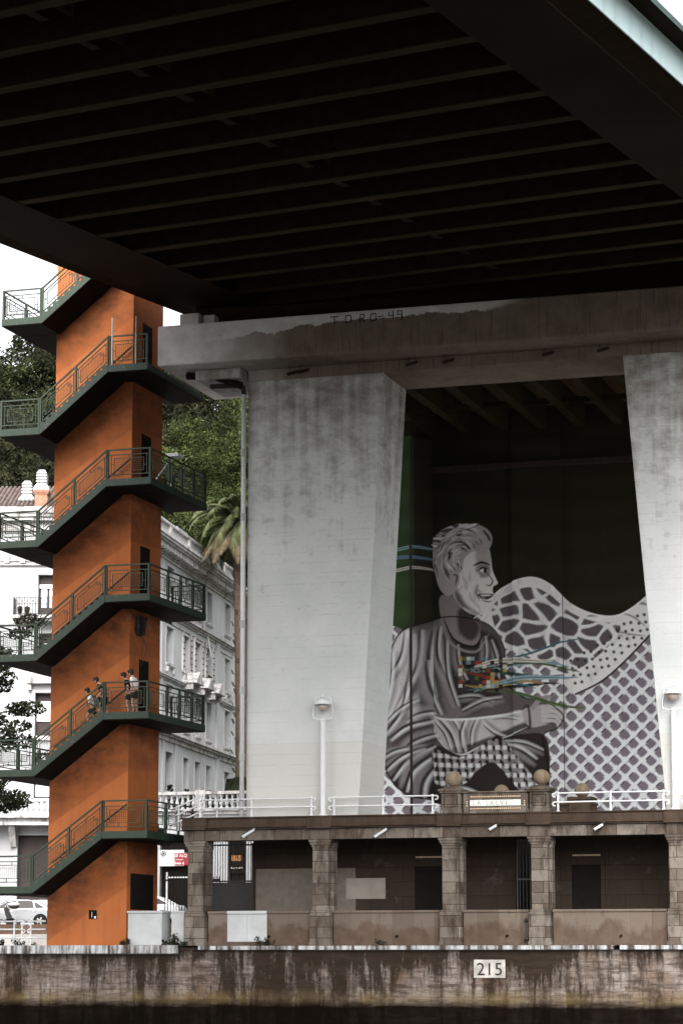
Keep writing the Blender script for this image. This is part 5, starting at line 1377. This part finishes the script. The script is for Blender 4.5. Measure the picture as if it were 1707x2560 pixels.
bp = thing('backpack', 'dark grey backpack on the back of the person walking down the steps', 'backpack', (x+.20,-.80,pz+.98))
b = MB(False); b.box(x+.09,-.95,pz+.78,x+.27,-.65,pz+1.20); b.build('bag', 'cloth_grey', bp, bevel=.06)
b = MB(False); b.box(x+.27,-.91,pz+.82,x+.33,-.69,pz+1.02); b.build('pocket', 'cloth_black', bp, bevel=.02)
b = MB(False)
for yy in (-.91,-.69): b.tube([(x+.13,yy,pz+1.18),(x+.02,yy,pz+1.24),(x-.13,yy,pz+1.12),(x-.10,yy,pz+.92),(x+.1,yy,pz+.84)], .02, 6)
b.build('straps', 'cloth_black', bp)

# ================================================================== vehicles
RZ = R(14.4)
def local(t):
    o = Vector(t.location)
    def fin(b, n, m, p=None, **k):
        b.v = [tuple(Vector(v)+o) for v in b.v]; return b.build(n, m, p or t, **k)
    return fin
def wheel(fin, t, c, r, w, moto=False):
    b = MB(False); c = Vector(c)
    b.lathe(c, [(r*.62,-w/2),(r*.9,-w/2),(r,-w*.3),(r,w*.3),(r*.9,w/2),(r*.62,w/2)], 24, 'y'); tyre = fin(b, 'wheel', 'rubber', smooth=False)
    b = MB(False); b.lathe(c, [(r*.60,-w*.42),(r*.62,-w*.40),(r*.62,w*.40),(r*.60,w*.42)], 20, 'y')
    for i in range(5):
        a = i*1.2566; b.bar(c+Vector((0,-w*.45,0)), c+Vector((r*.58*math.cos(a),-w*.45,r*.58*math.sin(a))), .07*r/.3, .03, up=(0,1,0))
    fin(b, 'rim', 'chrome', tyre)
def car(label, loc, paint, grp=None, rz=RZ):
    t = thing('parked_car', label, 'car', loc, grp); fin = local(t)
    # side outline, nose towards -x
    low = [(-2.2,.38),(-2.25,.62),(-2.12,.78),(-1.15,.95),(1.55,.98),(2.1,.95),(2.2,.75),(2.2,.40),(1.75,.26),(-1.9,.26)]
    b = MB(False); W = .86
    b.prism([(x,-W,z) for x, z in low], (0, 2*W, 0)); body = fin(b, 'body', paint, bevel=.07)
    top = [(-1.20,.94),(-.45,1.36),(-.05,1.45),(.75,1.44),(1.25,1.30),(1.80,.98)]; ins = .22
    b = MB(False); lo = [(-1.20,.94),(1.80,.98)]
    A = [(x,-W+.02+(z-.94)*.42,z) for x, z in top]; B_ = [(x,W-.02-(z-.94)*.42,z) for x, z in top]; n = len(A)
    b.add(A+B_, [(i,i+1,n+i+1,n+i) for i in range(n-1)]+[tuple(range(n))[::-1], tuple(range(n,2*n))]); cab = fin(b, 'cabin', paint, bevel=.04)
    for s in (-1, 1):
        Y = lambda z: s*(W-.02-(z-.94)*.42+.006)
        b = MB(False); P = lambda x, z: (x, Y(z), z)
        b.add([P(-1.05,.97),P(.05,.98),P(.05,1.39),P(-.42,1.33)], [(0,1,2,3)]); b.add([P(.12,.98),P(1.02,.99),P(.92,1.35),P(.72,1.39),P(.12,1.39)], [(0,1,2,3,4)]); b.add([P(1.08,.99),P(1.60,1.0),P(1.20,1.24),P(1.0,1.32)], [(0,1,2,3)])
        fin(b, 'side_window', 'glass', cab)
        for x0 in (-1.1, .06):
            b = MB(False); b.box(x0, s*(W+.003)-.006, .38, x0+1.12, s*(W+.003)+.006, .93); d = fin(b, 'door', paint, body, bevel=.004)
            b = MB(False); b.box(x0+.86, s*(W+.02)-.012, .80, x0+1.04, s*(W+.02)+.012, .84); b.v = [tuple(Vector(v)+Vector(t.location)) for v in b.v]; b.build('door_handle', 'chrome', t)
        b = MB(False)
        for xw in (-1.35, 1.35): b.lathe((xw, s*(W+.004), .33), [(.37,-.01),(.37,.01)], 20, 'y')
        fin(b, 'wheel_arch', 'dark', body)
        b = MB(False); b.ball((-2.05, s*.62, .68), .13, 10, (.6,1.2,.6)); fin(b, 'headlight', 'glass', body)
        b = MB(False); b.ball((2.12, s*.66, .78), .12, 10, (.5,1.2,.7)); fin(b, 'tail_light', 'red', body)
        b = MB(False); b.ball((-.98, s*.98, 1.02), .09, 8, (.7,1,.7)); fin(b, 'wing_mirror', paint, body)
        for xw in (-1.35, 1.35): wheel(fin, t, (xw, s*.80, .33), .33, .2)
    b = MB(False); b.add([(-1.17,-.70,.985),(-1.17,.70,.985),(-.47,.62,1.375),(-.47,-.62,1.375)], [(0,1,2,3)]); fin(b, 'windscreen', 'glass', cab)
    t.rotation_euler = (0, 0, rz); return t
car('silver saloon car parked behind the motorcycles left of the orange tower', (-16.9, 29.4, 3.72), 'silver')
car('white car seen through the iron fence between tower and arcade pillar', (-8.0, 23.6, 3.72), 'blind', None, R(5))
def scooter(label, loc, rz, seat):
    t = thing('motor_scooter', label, 'motor scooter', loc, 'parked motorcycles'); fin = local(t)
    for x in (-.62, .62): wheel(fin, t, (x, 0, .25), .25, .12)
    b = MB(False); b.prism([(-.2,-.16,.25),(.35,-.2,.30),(.95,-.14,.62),(.9,-.12,.72),(.2,-.18,.70),(-.05,-.18,.42),(-.4,-.17,.32)], (0,.34,0)); body = fin(b, 'body', 'black_plastic', bevel=.05)
    b = MB(False); b.prism([(-.75,-.17,.38),(-.45,-.2,.36),(-.28,-.18,.95),(-.45,-.16,1.0)], (0,.36,0)); fin(b, 'leg_shield', 'black_plastic', body, bevel=.03)
    b = MB(False); b.tube([(-.62,.0,.25),(-.42,0,.95)], .04, 8); b.tube([(-.40,-.32,1.05),(-.44,0,1.0),(-.40,.32,1.05)], .02, 6); fin(b, 'fork_and_handlebar', 'chrome')
    b = MB(False); b.prism([(-.02,-.15,.71),(.92,-.14,.73),(.86,-.12,.84),(.4,-.15,.80),(.05,-.15,.82)], (0,.3,0)); fin(b, 'seat', seat, body, bevel=.04)
    b = MB(False); b.hexa([(-.52,-.2,1.0),(-.5,-.2,1.0),(-.5,.2,1.0),(-.52,.2,1.0)],[(-.34,-.16,1.38),(-.32,-.16,1.38),(-.32,.16,1.38),(-.34,.16,1.38)]); fin(b, 'windscreen', 'curtain', body)
    b = MB(False); b.ball((-.55,0,.92), .09, 10, (.7,1.2,.8)); fin(b, 'headlight', 'lens', body)
    b = MB(False); b.prism([(-.85,-.08,.42),(-.6,-.09,.54),(-.38,-.08,.46),(-.6,-.09,.5)], (0,.17,0)); fin(b, 'front_mudguard', 'chrome', body)
    for s in (-1, 1):
        b = MB(False); b.tube([(-.42,s*.26,1.06),(-.46,s*.34,1.22)], .01, 5); b.ball((-.46,s*.34,1.26), .06, 8, (.3,1,.8)); fin(b, 'mirror', 'black_plastic', body)
    t.rotation_euler = (0, 0, rz); return t
ks = scooter('black motor scooter with pale seat parked just left of the silver car', (-16.9, 27.0, 3.72), R(194), 'silver')
k2 = scooter('dark motor scooter carrying the seated person in the white shirt', (-18.2, 26.6, 3.72), R(8), 'black_plastic')
tc = thing('top_case', 'rounded white top case fitted on the rear of the parked scooter', 'top case', (-16.0, 27.2, 4.6))
b = MB(False); b.ball((-16.15,27.2,4.86), .27, 16, (1.25,.9,.42)); b.build('lid', 'blind', tc, smooth=True)
b = MB(False); b.ball((-16.12,27.2,4.74), .25, 14, (1.05,.9,.5)); b.build('tray', 'black_plastic', tc)
sit = dict(hip=.80, lean=.10, head=.12, armL=((-.22,.16,1.06),(-.20,.42,1.0)), armR=((.22,.16,1.06),(.20,.42,1.0)), legL=((-.16,.40,.76),(-.17,.34,.36)), legR=((.16,.40,.76),(.17,.34,.36)), short=.95)
person('person in a white shirt seated on a dark scooter at the far left', (-17.9, 26.62, 3.78), R(98), sit, 'cloth_white', 'cloth_black', 1.68)
person('person with dark hair leaning beside the scooter at the picture edge', (-18.95, 26.3, 3.72), R(-60), dict(stand, lean=.28, head=.25, hip=.74, legL=((-.09,.10,.40),(-.09,-.02,.09)), legR=((.09,.10,.40),(.09,-.06,.09))), 'cloth_black', 'cloth_black', 1.6)
tc.parent = None
